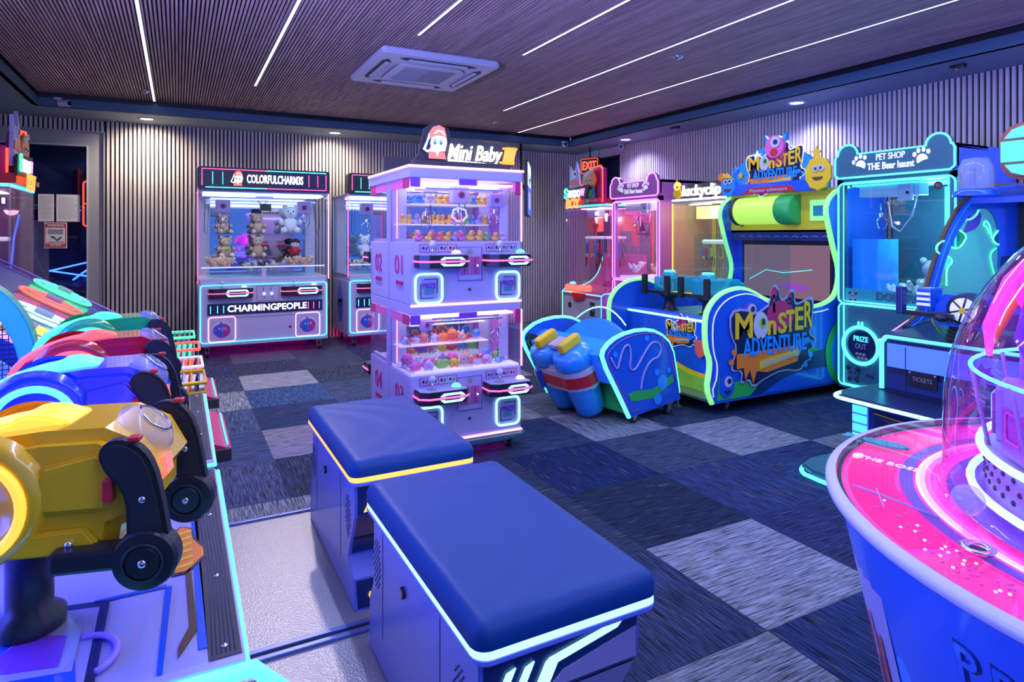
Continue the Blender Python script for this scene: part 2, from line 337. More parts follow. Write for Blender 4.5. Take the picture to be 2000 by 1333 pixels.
# ceiling: slatted tray inside a lower soffit
FX, FYY, LX = 5.10, 7.85, -1.25
b = MB(); x = LX + .01
while x < FX - .02: b.box(x, x + .0135, -2.9, FYY - .03, ZC, ZC + .02, 'slat_ceiling'); x += .0245
b.box(LX - .1, FX + .1, -3, FYY + .1, ZC + .02, ZC + .06, 'slat_back'); struct(b.build('ceiling'))
b = MB()
b.box(-2.3, XR + .1, FYY, YB + .1, ZS, ZS + .02, 'soffit'); b.box(FX, XR + .1, -3, FYY, ZS, ZS + .02, 'soffit'); b.box(-2.3, LX, -3, FYY, ZS, ZS + .02, 'soffit')
struct(b.build('trim_1'))
b = MB(); q = .72 + 2
b.box(LX - .02, FX + .02, FYY - .01, FYY + .02, ZS, ZS + .085, 'fascia'); b.box(FX - .01, FX + .02, -3, FYY, ZS, ZS + .085, 'fascia'); b.box(LX - .02, LX + .01, -3, FYY, ZS, ZS + .085, 'fascia')
b.box(LX - .02, FX + .02, FYY + .02, FYY + .04, ZS, ZC + .03, 'black'); b.box(FX + .02, FX + .04, -3, FYY, ZS, ZC + .03, 'black'); b.box(LX - .04, LX - .02, -3, FYY, ZS, ZC + .03, 'black')  # black strips paint the dark gap of slat ends and shade
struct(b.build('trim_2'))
# glass door / shop window in the back wall
b = MB()
def framed(x0, x1, z1, w, y0, y1, m): b.box(x1 - w, x1, y0, y1, 0, z1, m); b.box(x0, x1 - w, y0, y1, z1 - w, z1, m)
framed(-2.2, -.742, 2.535, .012, YB - .012, YB + .12, 'trimgrey'); framed(-2.2, -.754, 2.523, .16, YB + .02, YB + .10, 'trimgrey')
framed(-2.2, -.905, 2.372, .012, YB + .0, YB + .10, 'plaster')
b.box(-1.42, -1.28, YB + .068, YB + .11, 0, 1.52, 'trimgrey'); b.box(-2.2, -.9, YB + .03, YB + .09, 0, .12, 'trimgrey')
struct(b.build('door_1'))
b = MB(); b.box(-2.2, -.91, YB + .055, YB + .065, .12, 2.365, 'door_glass'); struct(b.build('window_1'))
# dark neighbouring room seen through the glass
b = MB(); b.box(-3.4, .2, 12.0, 12.1, 0, 3, 'navy'); b.box(-3.4, -3.3, 8.8, 12.0, 0, 3, 'navy'); b.box(.1, .2, 8.8, 12.0, 0, 3, 'navy'); b.box(-3.4, .2, 8.8, 12.1, 2.95, 3.0, 'black')
struct(b.build('wall_far'))
t = thing('arcade_cabinet', 'dark blue neon arcade cabinet seen through the glass door', 'arcade machine', (-1.35, 10.0, 0))
b = MB(); b.prism(smooth([(-.5, 0), (-.5, .75), (-.1, .8), (.1, 1.3), (.4, 1.6), (.5, 1.6), (.5, 0)], 1), 'x', -.5, .5, 'darkblue'); b.build('body', t)
b = MB(); b.tube([(-.5, -.5, .78), (-.5, -.1, .84), (-.5, .1, 1.32), (-.5, .4, 1.62)], .012, 'n_blue'); b.tube([(.2, -.5, .8), (.4, .3, 1.0)], .012, 'n_blue'); b.tube([(-.2, -.5, .95), (.5, -.4, .8)], .01, 'n_blue'); b.tube([(-.1, -.5, .9), (.5, -.3, 1.05)], .01, 'n_blue'); b.build('neon_tube', t)
b = MB(); b.box(-.3, .45, .3, .34, 1.1, 1.5, 'scr_blue'); b.build('screen', t)
t = thing('neon_sign', 'red neon square sign glowing behind the right edge of the door glass', 'sign', (-.965, 9.6, 1.45))
b = MB(); b.box(-.12, .16, 0, .03, -.02, .62, 'black'); b.build('backing', t); b = MB(); b.tube(rrect(.02, .3, .22, .56, .03, -.015), .012, 'n_red', True); b.tube([(-.09, -.015, .3), (.13, -.015, .3)], .008, 'n_red'); b.build('neon_tube', t)
t = thing('prize_rack', 'dark rack with blue lit shelf of prizes beyond the glass door', 'rack', (-.95, 10.9, 0))
b = MB()
for z in (.5, 1.0, 1.4): b.box(-.5, .3, 0, .3, z, z + .03, 'white')
for x in (-.5, .28): b.box(x, x + .02, 0, .3, 0, 1.7, 'steel')
b.build('shelf', t)
b = MB()
for z in (1.03, 1.43): b.tube([(-.45, -.01, z + .28), (.25, -.01, z + .28)], .01, 'n_blue')
b.build('neon_tube', t)
# papers and the notice stuck on the glass
YG = YB + .048
def sheet(x0, x1, z0, z1, lbl):
    b = MB(); b.box(x0, x1, YG, YG + .003, z0, z1, 'paper')
    for k in range(int((z1 - z0 - .05) / .018)):
        z = z1 - .035 - k * .018; b.box(x0 + .02, x0 + (x1 - x0) * random.uniform(.7, .92), YG - .001, YG, z, z + .003, 'grey')
    tag(b.build('paper_notice'), lbl, 'paper')
sheet(-1.37, -1.225, 1.505, 1.81, 'printed paper sheet taped to the door glass, the left one')
sheet(-1.205, -.985, 1.505, 1.81, 'wide printed paper sheet taped to the door glass, the right one')
b = MB(); b.box(-1.315, -1.105, YG - .004, YG, 1.205, 1.495, 'paper'); b.box(-1.30, -1.12, YG - .006, YG - .004, 1.44, 1.48, 'signred'); b.box(-1.30, -1.12, YG - .006, YG - .004, 1.22, 1.26, 'signred')
b.tube(rrect(-1.21, 1.35, .19, .27, .015, YG - .005), .003, 'signred', True)
b.text('WARNING', .036, (-1.21, YG - .008, 1.46), 'paper', depth=.001, bold=.001, width=.15); b.text('AVISO', .036, (-1.21, YG - .008, 1.24), 'paper', depth=.001, bold=.001)
for k in range(4): b.box(-1.28, -1.14, YG - .006, YG - .004, 1.41 - .014 * k, 1.415 - .014 * k, 'ink')
b.prism([(-1.25, 1.345), (-1.22, 1.335), (-1.20, 1.305), (-1.185, 1.315), (-1.16, 1.34), (-1.155, 1.325), (-1.18, 1.295), (-1.20, 1.29), (-1.225, 1.32), (-1.25, 1.325)], 'y', YG - .006, YG - .004, 'ink'); b.box(-1.29, -1.13, YG - .006, YG - .004, 1.275, 1.279, 'ink')
tag(b.build('warning_sign'), 'white and red WARNING AVISO sign stuck on the door glass', 'sign')

# ceiling fittings
for (x, y0, y1, t_) in ((-.224, -2.8, 7.78, 'white line light recessed in the ceiling, the first from the left'), (.655, -2.8, 6.53, 'white line light recessed in the ceiling, the second from the left'), (1.525, -2.8, 4.33, 'short white line light ending just before the air conditioner'), (2.43, -2.8, 4.42, 'white line light in the ceiling just right of the air conditioner'), (3.315, -2.8, 6.5, 'long white line light, second from the right wall'), (4.2, -2.8, 7.78, 'long white line light nearest the right wall')):
    r_ = thing('line_light', t_, 'ceiling light', (x, y0, ZC), 0, 'line lights in the slatted ceiling')
    b = MB(); b.box(-.0095, .0095, 0, y1 - y0, -.004, .016, 'n_strip'); b.build('diffuser', r_)
    b = MB(); b.box(-.014, -.0095, 0, y1 - y0, -.005, .016, 'grey'); b.box(.0095, .014, 0, y1 - y0, -.005, .016, 'grey'); b.build('housing', r_)
for k, (x, y, mm) in enumerate(((-.31, 8.2, 'n_warm'), (1.77, 8.2, 'n_warm'), (3.93, 8.2, 'n_warm'), (5.40, 6.92, 'n_bluew'), (5.40, 4.22, 'n_bluew'))):
    L_ = ['warm round downlight above the door wall, nearest the door', 'warm round downlight above the two wide claw machines', 'warm round downlight above the centre claw machine sign', 'blue round downlight over the pink claw machine', 'blue round downlight over the monster water game'][k]
    r_ = thing('downlight', L_, 'ceiling light', (x, y, ZS), 0, 'round downlights in the soffit')
    b = MB(); b.lathe([(.062, -.001), (.085, -.010), (.092, -.002), (.092, 0)], (0, 0, 0), 'white', n=28); b.build('ring', r_)
    b = MB(); b.cyl((0, 0, -.004), .062, .003, mm, n=28); b.build('lens', r_)
for k, (x, y) in enumerate(((-.288, 7.29), (3.59, 7.26), (3.57, 3.89))):
    b = MB(); b.lathe([(.001, -.02), (.02, -.02), (.026, -.012), (.045, -.006), (.045, .0)], (x, y, ZC), 'chrome', n=16)
    tag(b.build('sprinkler'), ['small sprinkler head beside the leftmost line light', 'small sprinkler head near the far right end of the ceiling', 'small sprinkler ring between the two long line lights'][k], 'sprinkler')
def camera_dome(x, y, z, rz, lbl):
    t = thing('security_camera', lbl, 'camera', (x, y, z), rz)
    b = MB(); b.cyl((0, 0, -.02), .04, .02, 'white', n=16); b.tube([(0, 0, -.02), (0, -.03, -.05)], .014, 'white'); b.build('bracket', t)
    b = MB(); b.cyl((0, -.02, -.055), .034, -.10, 'white', 'y', 16); b.build('housing', t); b = MB(); b.cyl((0, -.121, -.055), .026, -.006, 'black', 'y', 16); b.build('lens', t)
camera_dome(-1.08, FYY - .02, ZS + .085, 60, 'white bullet camera at the left corner of the ceiling tray')
camera_dome(4.98, FYY - .03, ZS + .06, -20, 'dark camera at the far right corner of the ceiling tray')
camera_dome(5.62, 7.3, ZS, -40, 'small camera under the soffit above the EXIT sign')
for k, (x, y) in enumerate(((5.30, 5.83), (5.30, 2.705))):
    b = MB(); b.box(x - .03, x + .03, y - .05, y + .05, ZS - .025, ZS, 'black', .006); b.tube([(x, y, ZS - .02), (x - .03, y, ZS - .04)], .008, 'steel')
    tag(b.build('motion_sensor'), ['small black sensor on the right soffit between the blue downlights', 'small black sensor on the right soffit nearest the camera'][k], 'sensor')
# cassette air conditioner
t = thing('air_conditioner', 'white square ceiling cassette air conditioner with grille', 'air conditioner', (1.863, 5.19, ZC))
b = MB(); b.prism(rr2(0, 0, 1.0, 1.03, .04), 'z', -.05, -.001, 'white', .01); b.build('panel', t)
b = MB(); b.prism(rr2(0, 0, .60, .60, .1), 'z', -.066, -.05, 'white', .008)
for k in range(12):
    q = -.21 + k * .038
    b.box(-.22, 0, q, q + .012, -.070, -.066, 'grey', T=Matrix.Rotation(R(0), 4, 'Z')); b.box(q * .5 + .11, q * .5 + .118, -.22, .22, -.070, -.066, 'grey')
b.build('grille', t)
for a in range(4):
    b = MB(Matrix.Rotation(R(90 * a), 4, 'Z')); b.prism([(-.27, .36), (-.33, .40), (-.27, .43), (.27, .43), (.33, .40), (.27, .36)], 'z', -.054, -.049, 'ink'); b.box(-.25, .25, .365, .40, -.062, -.054, 'white'); b.build('vent_flap', t)
# EXIT sign and wall TV
t = thing('exit_sign', 'red lit EXIT sign hanging near the far right corner', 'sign', (5.30, 7.62, 2.24), -70)
b = MB(); b.box(-.16, .16, -.02, .02, 0, .24, 'black', .006); b.tube([(0, 0, .24), (0, 0, .40)], .012, 'black'); b.build('case', t)
b = MB(); b.tube(rrect(0, .12, .29, .21, .01, -.022), .004, 'n_red', True); b.text('EXIT', .17, (0, -.024, .12), 'n_red', width=.24, bold=.004); b.build('lettering', t)
t = thing('television', 'slim wall television showing bright pictures behind the centre machine', 'television', (4.42, 7.9, 1.62), 58)
b = MB(); b.box(-.42, .42, -.02, .03, 0, .76, 'black', .006); b.tube([(0, .04, .38), (0, .10, .5), (0, .10, 1.04)], .018, 'black'); b.build('housing', t)
b = MB(); b.box(-.40, .40, -.024, -.02, .42, .74, 'l_cool'); b.box(-.40, .40, -.024, -.02, .02, .42, 'scr_blue')
for k in range(9): b.prism(star(random.uniform(-.33, .33), random.uniform(.46, .7), .05), 'y', -.028, -.024, random.choice(['pink', 'sky', 'white', 'teal']))
b.box(-.2, .2, -.028, -.024, .10, .34, 'w_glowwhite'); b.build('screen', t)

# ================= TOYS =================
def mesh_of(b, name):
    o = b.build(name); me = o.data; bpy.data.objects.remove(o); return me
def put(me, name, label, cat, loc, rz=0, group=None, s=1.0, rx=0):
    o = bpy.data.objects.new(name, me); COL.objects.link(o); o.location = loc; o.rotation_euler = (R(rx), 0, R(rz)); o.scale = (s, s, s)
    return tag(o, label, cat, group)
def bear_mesh(f, muz='cream', extra=None):
    b = MB()
    b.sph((0, 0, .075), (.062, .05, .075), f, 14); b.sph((0, -.005, .185), (.058, .052, .055), f, 14)
    for s in (-1, 1):
        b.sph((s * .047, 0, .235), (.022, .014, .022), f, 10); b.sph((s * .047, -.010, .235), (.012, .008, .012), muz, 8)
        b.sph((s * .075, -.03, .10), (.022, .045, .026), f, 10); b.sph((s * .055, -.075, .03), (.030, .055, .030), f, 10); b.sph((s * .055, -.128, .032), (.020, .008, .020), muz, 8)
        b.sph((s * .021, -.052, .195), .006, 'ink', 8)
    b.sph((0, -.05, .172), (.024, .020, .018), muz, 10); b.sph((0, -.070, .178), (.008, .005, .006), 'ink', 8)
    if extra: b.sph((0, -.05, .10), (.028, .018, .022), extra, 8)
    return mesh_of(b, 'teddy_bear')
def doll_mesh():
    b = MB(); b.sph((0, 0, .07), (.06, .05, .07), 'red', 12); b.sph((0, 0, .17), (.055, .05, .055), 'skin', 12); b.sph((0, .01, .19), (.062, .056, .05), 'fur_dark', 12)
    b.prism(disc(0, -.02, .075, .05, 16), 'z', .205, .215, 'ink')
    for s in (-1, 1): b.sph((s * .07, -.03, .08), (.02, .045, .02), 'red', 8); b.sph((s * .03, -.07, .02), (.025, .05, .022), 'ink', 8); b.sph((s * .018, -.048, .172), .006, 'ink', 6)
    return mesh_of(b, 'doll')
def duck_mesh(c, bill='orange'):
    b = MB(); b.sph((0, 0, .018), (.022, .026, .018), c, 10); b.sph((0, -.012, .045), .016, c, 10); b.sph((0, -.030, .042), (.009, .009, .003), bill, 8)
    b.sph((0, .026, .026), (.008, .010, .006), c, 6)
    for s in (-1, 1): b.sph((s * .008, -.025, .049), .0025, 'ink', 5); b.sph((s * .020, .002, .020), (.006, .014, .010), c, 6)
    return mesh_of(b, 'rubber_duck')
def plush_mesh(kind, c, c2):
    b = MB()
    if kind == 'fish':
        b.sph((0, 0, .04), (.065, .035, .038), c, 12); b.prism([(.05, .04), (.10, .08), (.09, .04), (.10, 0)], 'y', -.008, .008, c2, .004); b.sph((-.035, -.03, .05), .009, 'white', 8); b.sph((-.037, -.038, .05), .004, 'ink', 6); b.prism([(-.02, .07), (.03, .07), (.0, .10)], 'y', -.006, .006, c2)
    elif kind == 'crab':
        b.sph((0, 0, .03), (.05, .035, .028), c, 12)
        for s in (-1, 1):
            b.sph((s * .065, -.03, .045), (.022, .016, .018), c2, 8); b.tube([(s * .04, -.01, .03), (s * .065, -.03, .045)], .008, c); b.sph((s * .015, -.02, .065), .009, 'white', 8); b.sph((s * .015, -.028, .066), .004, 'ink', 6)
            for k in (-1, 0, 1): b.tube([(s * .03, k * .015, .02), (s * .065, k * .025 + .01, .03), (s * .075, k * .03 + .01, .0)], .005, c2)
    elif kind == 'ball':
        b.sph((0, 0, .04), (.045, .042, .04), c, 12); b.sph((0, -.036, .035), (.016, .010, .012), c2, 8)
        for s in (-1, 1): b.sph((s * .03, 0, .078), (.014, .009, .016), c2, 8); b.sph((s * .014, -.038, .05), .004, 'ink', 6); b.sph((s * .025, -.03, .01), (.014, .02, .010), c, 8)
    elif kind == 'octopus':
        b.sph((0, 0, .06), (.045, .045, .045), c, 12)
        for k in range(8):
            a = k * PI / 4; b.tube([(.02 * math.cos(a), .02 * math.sin(a), .03), (.05 * math.cos(a), .05 * math.sin(a), .012), (.075 * math.cos(a), .075 * math.sin(a), .016)], .010, c2, rs=[.013, .010, .005])
        for s in (-1, 1): b.sph((s * .016, -.042, .065), .005, 'ink', 6)
    return mesh_of(b, 'plush_toy')
BEAR_T = bear_mesh('fur_tan'); BEAR_TY = bear_mesh('fur_tan', 'cream', 'lime'); BEAR_W = bear_mesh('fur_white', 'fur_white'); BEAR_G = bear_mesh('fur_grey'); DOLL = doll_mesh()
DUCK = {c: duck_mesh(c) for c in ('yellow', 'pink', 'coral', 'lime', 'sky', 'lilac', 'white')}
PLC = {'orange': ('orange', 'coral'), 'purple': ('purple', 'pink'), 'pink': ('pink', 'white'), 'blue': ('sky', 'white'), 'yellow': ('yellow', 'orange'), 'green': ('lime', 'green'), 'red': ('red', 'orange'), 'white': ('white', 'pink'), 'tan': ('fur_tan', 'cream')}
_pm = {}
def plush(kind, c):
    if (kind, c) not in _pm: _pm[(kind, c)] = plush_mesh(kind, *PLC[c])
    return _pm[(kind, c)]

# ================= shared machine pieces (local: front faces -y, x to the right) =================
def claw_unit(parent, x, y, ztop, drop, s=1.0, box=True, mat_='lilac'):
    """trolley box, cord and a three-pronged claw"""
    b = MB()
    if box: b.box(x - .075 * s, x + .075 * s, y - .05 * s, y + .05 * s, ztop - .15 * s, ztop, mat_, .012); b.cyl((x, y - .05 * s, ztop - .075 * s), .03 * s, -.006, 'magenta', 'y', 18); b.cyl((x, y - .057 * s, ztop - .075 * s), .018 * s, -.003, 'ink', 'y', 18)
    o = b.build('claw_carriage', parent) if box else None
    z = ztop - .15 * s - drop
    b = MB(); b.tube([(x, y, ztop - .14 * s), (x, y, z)], .006, 'steel'); b.tube([(x + .05 * s, y, ztop - .1 * s), (x + .07 * s, y + .01, z - .10 * s), (x + .05 * s, y + .02, z - .16 * s), (x + .03 * s, y, z)], .003, 'ink')
    b.build('cord', parent)
    b = MB(); b.cyl((x, y, z - .03 * s), .022 * s, .04 * s, 'chrome', n=14)
    for k in range(3):
        a = k * 2 * PI / 3 + .5; c, d = math.cos(a), math.sin(a)
        b.tube([(x + c * .015 * s, y + d * .015 * s, z - .02 * s), (x + c * .065 * s, y + d * .065 * s, z - .07 * s), (x + c * .050 * s, y + d * .050 * s, z - .12 * s), (x + c * .02 * s, y + d * .02 * s, z - .15 * s)], .0045 * s, 'chrome')
    return b.build('claw', parent)
def control_box(parent, x0, x1, z0, z1, dep, y0=0.0, ball='white', button='n_pinkw', shelf='lilac'):
    """protruding black control box with a pink neon line, two cyan light bars, stick and dome button"""
    xm, w, zc = (x0 + x1) / 2, x1 - x0, (z0 + z1) / 2; ch = .035
    b = MB(); b.prism([(x0, y0), (x0, y0 - dep + ch), (x0 + ch * 1.4, y0 - dep), (x1 - ch * .6, y0 - dep), (x1, y0 - dep + ch * .6), (x1, y0)], 'z', z0, z1, 'black', .004)
    b.prism([(x0 + .008, y0), (x0 + .008, y0 - dep + ch), (x0 + ch * 1.4, y0 - dep + .008), (x1 - ch * .6, y0 - dep + .008), (x1 - .008, y0 - dep + ch * .6), (x1 - .008, y0)], 'z', z1, z1 + .003, shelf)
    o = b.build('control_box', parent)
    b = MB(); b.tube([(x0 - .003, y0, zc), (x0 - .003, y0 - dep + ch, zc), (x0 + ch * 1.4, y0 - dep - .003, zc), (x1 - ch * .6, y0 - dep - .003, zc), (x1 + .003, y0 - dep + ch * .6, zc), (x1 + .003, y0, zc)], .0055, 'n_pink')
    b.build('neon_line', o)
    b = MB(); h = (z1 - z0) * .36; a, c = xm - w * .12, xm + w * .40; y_ = y0 - dep - .003
    for s in (1, -1):
        q = lambda dz: zc + s * dz
        b.prism([(a, q(.010)), (a + .022, q(h)), (c - .022, q(h)), (c, q(.010)), (c - .028, q(.010)), (c - .036, q(h * .55)), (a + .036, q(h * .55)), (a + .028, q(.010))], 'y', y_ - .003, y_ + .003, 'n_ice')
    b.build('light_bar', o)
    b = MB(); jx = x0 + w * .30; b.cyl((jx, y0 - dep * .5, z1 + .003), .03, .004, 'grey', n=18); b.tube([(jx, y0 - dep * .5, z1), (jx, y0 - dep * .5, z1 + .05)], .005, 'chrome'); b.sph((jx, y0 - dep * .5, z1 + .065), .021, ball, 14); b.build('joystick', o)
    b = MB(); bx = x1 - w * .2; b.cyl((bx, y0 - dep * .5, z1 + .002), .034, .006, 'white', n=18); b.sph((bx, y0 - dep * .5, z1 + .008), (.029, .029, .022), button, 14); b.build('push_button', o)
    return o
def neon_bars(b, xs, z0, z1, y, m, r=.004):
    for x in xs: b.tube([(x, y, z0), (x, y, z1)], r, m)
def capgirl(b, cx, cz, s, y, glow='face_glow'):
    """little round-faced figure in a red cap, as flat layered badge"""
    T = lambda pts: [(cx + p[0] * s, cz + p[1] * s) for p in pts]
    b.prism(T([(-.62, -.55), (-.85, -.35), (-.62, .1), (-.52, .5), (-.34, .85), (.05, 1.02), (.42, .9), (.58, .55), (.62, .05), (.52, -.35), (.55, -.85), (-.50, -.85)]), 'y', y, y + .012, 'ink')
    b.prism(T([(-.56, -.50), (-.78, -.35), (-.56, .12), (-.45, .5), (.50, .5), (.56, .05), (.46, -.40)]), 'y', y - .002, y, 'face_glow')
    b.prism(T([(-.50, -.40), (-.62, -.32), (-.46, .15), (-.30, .30), (-.38, .0), (-.36, -.25)]), 'y', y - .004, y - .002, 'navy')
    b.prism(T(disc(.03, -.04, .40, .36, 20)), 'y', y - .006, y - .002, glow)
    b.prism(T([(-.44, .22), (-.42, .55), (-.24, .82), (.10, .94), (.40, .80), (.50, .30), (.3, .38), (0, .40), (-.25, .30)]), 'y', y - .009, y - .002, 'n_coral')
    b.prism(T([(-.2, .50), (.02, .68), (.30, .64), (.42, .44), (.36, .42), (.26, .56), (.04, .60), (-.14, .46)]), 'y', y - .011, y - .009, glow)
    b.prism(T([(-.46, -.46), (.42, -.46), (.48, -.82), (-.46, -.82)]), 'y', y - .006, y - .002, 'n_coral')
    b.prism(T([(-.12, -.40), (0, -.70), (.12, -.40)]), 'y', y - .008, y - .006, glow)
    for q in (-.14, .20): b.prism(T(disc(q, .0, .085, .10, 12)), 'y', y - .008, y - .006, 'sky'); b.prism(T([(q - .11, .12), (q + .10, .14), (q + .10, .18), (q - .11, .15)]), 'y', y - .008, y - .006, 'navy')
    b.prism(T([(-.03, -.22), (.07, -.22), (.02, -.26)]), 'y', y - .008, y - .006, 'red')
def emblem(b, cx, cz, r, y):
    rr = random.Random(3)
    b.prism([(cx + r * (.9 + .12 * rr.random()) * math.cos(R(a)), cz + r * .85 * (.9 + .15 * rr.random()) * math.sin(R(a))) for a in range(0, 360, 18)], 'y', y, y + .003, 'purple')
    b.prism([(cx + r * math.cos(R(a)) * .75, cz + r * .62 * math.sin(R(a))) for a in range(90, 271, 15)], 'y', y - .002, y, 'blue')
    b.prism([(cx + r * math.cos(R(a)) * .75, cz + r * .62 * math.sin(R(a))) for a in range(-80, 81, 15)], 'y', y - .002, y, 'magenta')
    b.prism([(cx - r * .1, cz + r * .8), (cx - r * .25, cz + r * 1.1), (cx + r * .1, cz + r * .9)], 'y', y - .002, y, 'blue')
    b.tube([(cx - r * .5, y - .003, cz - r * .1), (cx - r * .25, y - .003, cz + r * .15), (cx, y - .003, cz - r * .15), (cx + r * .3, y - .003, cz + r * .12), (cx + r * .55, y - .003, cz - r * .1)], r * .06, 'sky')
    for q in (-.3, .05, .35): b.prism(disc(cx + q * r, cz + r * .25, r * .09), 'y', y - .003, y, 'white')

# ================= wide two-player claw machines at the back wall =================
def wide_claw(label, X, Y):
    t = thing('claw_machine', label, 'claw machine', (X, Y, 0), 0, 'wide two-player claw machines')
    w, d = .69, .85
    b = MB(); b.box(-w, w, 0, d, .13, .80, 'lilac', .012); b.box(-w + .02, w - .02, .02, d - .02, .79, .86, 'lilac'); b.build('cabinet', t)
    b = MB()
    for (x0, x1, z0, z1) in ((-.32, .31, .165, .435), (-.10, .14, .61, .775)):
        for (a, c, e, f) in ((x0, x1, z0, z0 + .003), (x0, x1, z1, z1 + .003), (x0, x0 + .003, z0, z1), (x1, x1 + .003, z0, z1)): b.box(a, c, -.003, 0, e, f, 'ink')
    b.cyl((.26, -.006, .30), .014, .006, 'ink', 'y', 14); b.build('service_door', t)
    b = MB()
    for cx in (-.02, .06):
        b.cyl((cx, -.008, .69), .012, .008, 'n_bluew', 'y', 12); b.box(cx - .012, cx - .006, -.004, 0, .72, .76, 'ink'); b.box(cx + .006, cx + .010, -.004, 0, .63, .67, 'ink'); b.box(cx - .03, cx + .02, -.004, 0, .655, .66, 'grey')
    b.build('coin_panel', t)
    b = MB(); b.tube(rrect(0, .487, 1.34, .63, .035, -.008), .0055, 'n_cyan', True, 8); b.build('neon_frame', t)
    control_box(t, -.59, -.14, .66, .765, .07, 0, 'white', 'n_ice'); control_box(t, .16, .61, .66, .765, .07, 0, 'white', 'n_pinkw')
    b = MB(); b.box(-.60, .62, -.012, 0, .475, .60, 'navy', .003); b.build('name_band', t)
    b = MB(); b.text('CHARMINGPEOPLE', .10, (.02, -.018, .535), 'n_white', bold=.001, width=.84, depth=.004); b.build('lettering', t)
    b = MB(); neon_bars(b, (-.57, -.50, -.44), .495, .575, -.016, 'n_cyan'); neon_bars(b, (.46, .52, .585), .495, .575, -.016, 'n_pink'); b.build('neon_bars', t)
    for s, nm in ((-1, 'left'), (1, 'right')):
        c = s * .455 + .0; b = MB(); b.box(c - .135, c + .135, -.006, 0, .18, .45, 'lilac', .002); b.prism(disc(c, .31, .1), 'y', -.008, -.006, 'white'); emblem(b, c, .305, .095, -.011); o = b.build('prize_door', t)
        b = MB(); b.tube(rrect(c, .315, .27, .27, .03, -.01), .006, 'n_pinkw', True, 8); b.build('neon_frame', o)
    # glass tank
    b = MB(); b.box(-w, w, d - .03, d, .86, 1.85, 'lilac'); b.box(-w + .02, -w + .14, d - .14, d - .03, .86, 1.85, 'white'); b.box(w - .14, w - .02, d - .14, d - .03, .86, 1.85, 'white')
    b.box(-w + .01, w - .01, .02, d - .03, .86, .875, 'white'); b.box(-w, w, .0, d, 1.83, 1.86, 'lilac'); b.build('tank_frame', t)
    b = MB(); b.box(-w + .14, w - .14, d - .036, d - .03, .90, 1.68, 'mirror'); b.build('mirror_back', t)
    b = MB(); b.box(-w + .05, w - .05, .06, .40, 1.80, 1.82, 'l_cool'); b.box(-w + .15, w - .15, d - .06, d - .04, 1.70, 1.80, 'l_cool'); b.build('tank_light', t)
    b = MB(); b.box(-w + .005, w - .005, .005, .012, .86, 1.84, 'acrylic'); b.box(-w, -w + .007, .01, d - .03, .86, 1.84, 'acrylic'); b.box(w - .007, w, .01, d - .03, .86, 1.84, 'acrylic'); b.build('glass', t)
    for s in (-1, 1):
        b = MB(); b.tube([(s * (w + .004), -.004, .84), (s * (w + .004), -.004, 1.84)], .0065, 'n_pinkw' if s > 0 else 'n_pink'); b.build('corner_tube', t)
        b = MB(); b.tube([(s * (w - .005), d - .02, .9), (s * (w - .005), d - .02, 1.8)], .006, 'n_cyan_soft'); b.build('corner_tube', t)
    b = MB(); b.box(-w + .14, w - .14, .52, .80, 1.36, 1.366, 'acrylic_blue'); b.box(-w + .14, w - .14, .45, .80, 1.08, 1.086, 'acrylic_blue'); b.build('prize_shelf', t)
    b = MB(); b.box(-w + .05, -.03, .05, .40, .875, .88, 'white'); b.box(-.60, -.06, .05, .056, .88, .98, 'acrylic_blue'); b.box(.0, .56, .05, .056, .88, .98, 'acrylic_blue'); b.box(-.04, .01, .05, .07, .875, .99, 'white')
    b.box(-.66, .66, .05, .07, .985, 1.0, 'w_glowwhite'); b.build('chute_guard', t)
    b = MB(); b.box(-.60, .60, .30, .33, 1.74, 1.76, 'chrome'); b.box(-.60, .60, .58, .60, 1.72, 1.74, 'chrome'); b.prism([(-.1, 1.83), (-.09, 1.78), (.09, 1.78), (.1, 1.83)], 'y', .12, .2, 'lilac'); b.box(-.03, .09, .28, .36, 1.64, 1.72, 'ink'); b.tube([(-.06, .3, 1.75), (0, .28, 1.70), (.05, .3, 1.76)], .006, 'ink'); b.build('gantry', t)
    claw_unit(t, -.44, .12, 1.75, .06, 1.0); claw_unit(t, .43, .12, 1.75, .0, 1.0)
    b = MB(); b.tube([(-.62, .1, 1.72), (-.63, .1, 1.4), (-.60, .1, 1.35), (-.58, .1, 1.7)], .004, 'ink'); b.tube([(.55, .1, 1.7), (.56, .1, 1.42), (.59, .1, 1.35), (.61, .1, 1.45), (.60, .1, 1.7)], .004, 'ink'); b.build('cable', t)
    # header
    b = MB(); b.prism(rr2(0, 1.975, 1.40, .25, .035), 'y', -.045, .10, 'black', .006); b.prism(rr2(.34, 1.975, .62, .22, .02), 'y', -.048, -.045, 'navy'); b.build('header', t)
    b = MB(); zt, zb = 2.075, 1.875
    b.tube([(-.655, -.052, zb + .02), (-.655, -.052, zt), (0, -.052, zt)], .0055, 'n_pink'); b.tube([(0, -.052, zt), (.655, -.052, zt)], .0055, 'n_cyan'); b.tube([(-.62, -.052, zb), (0, -.052, zb)], .0055, 'n_cyan'); b.tube([(0, -.052, zb), (.655, -.052, zb), (.655, -.052, zt - .02)], .0055, 'n_pink')
    neon_bars(b, (-.55, -.45), 1.91, 2.045, -.052, 'n_cyan'); neon_bars(b, (.46, .56), 1.91, 2.045, -.052, 'n_pink'); b.build('neon_frame', t)
    b = MB(); b.text('COLORFULCHARM3S', .13, (.095, -.052, 1.975), 'n_white', width=.60, bold=.002); b.build('lettering', t)
    b = MB(); capgirl(b, -.30, 1.975, .095, -.058); b.build('badge', t)
    for (x, y) in ((-.60, .10), (.60, .10), (-.60, .75), (.60, .75)): caster(t, x, y, .045)
    b = MB(); b.tube([(-.6, .30, .115), (.6, .30, .115)], .009, 'n_underglow'); b.build('underglow_tube', t)
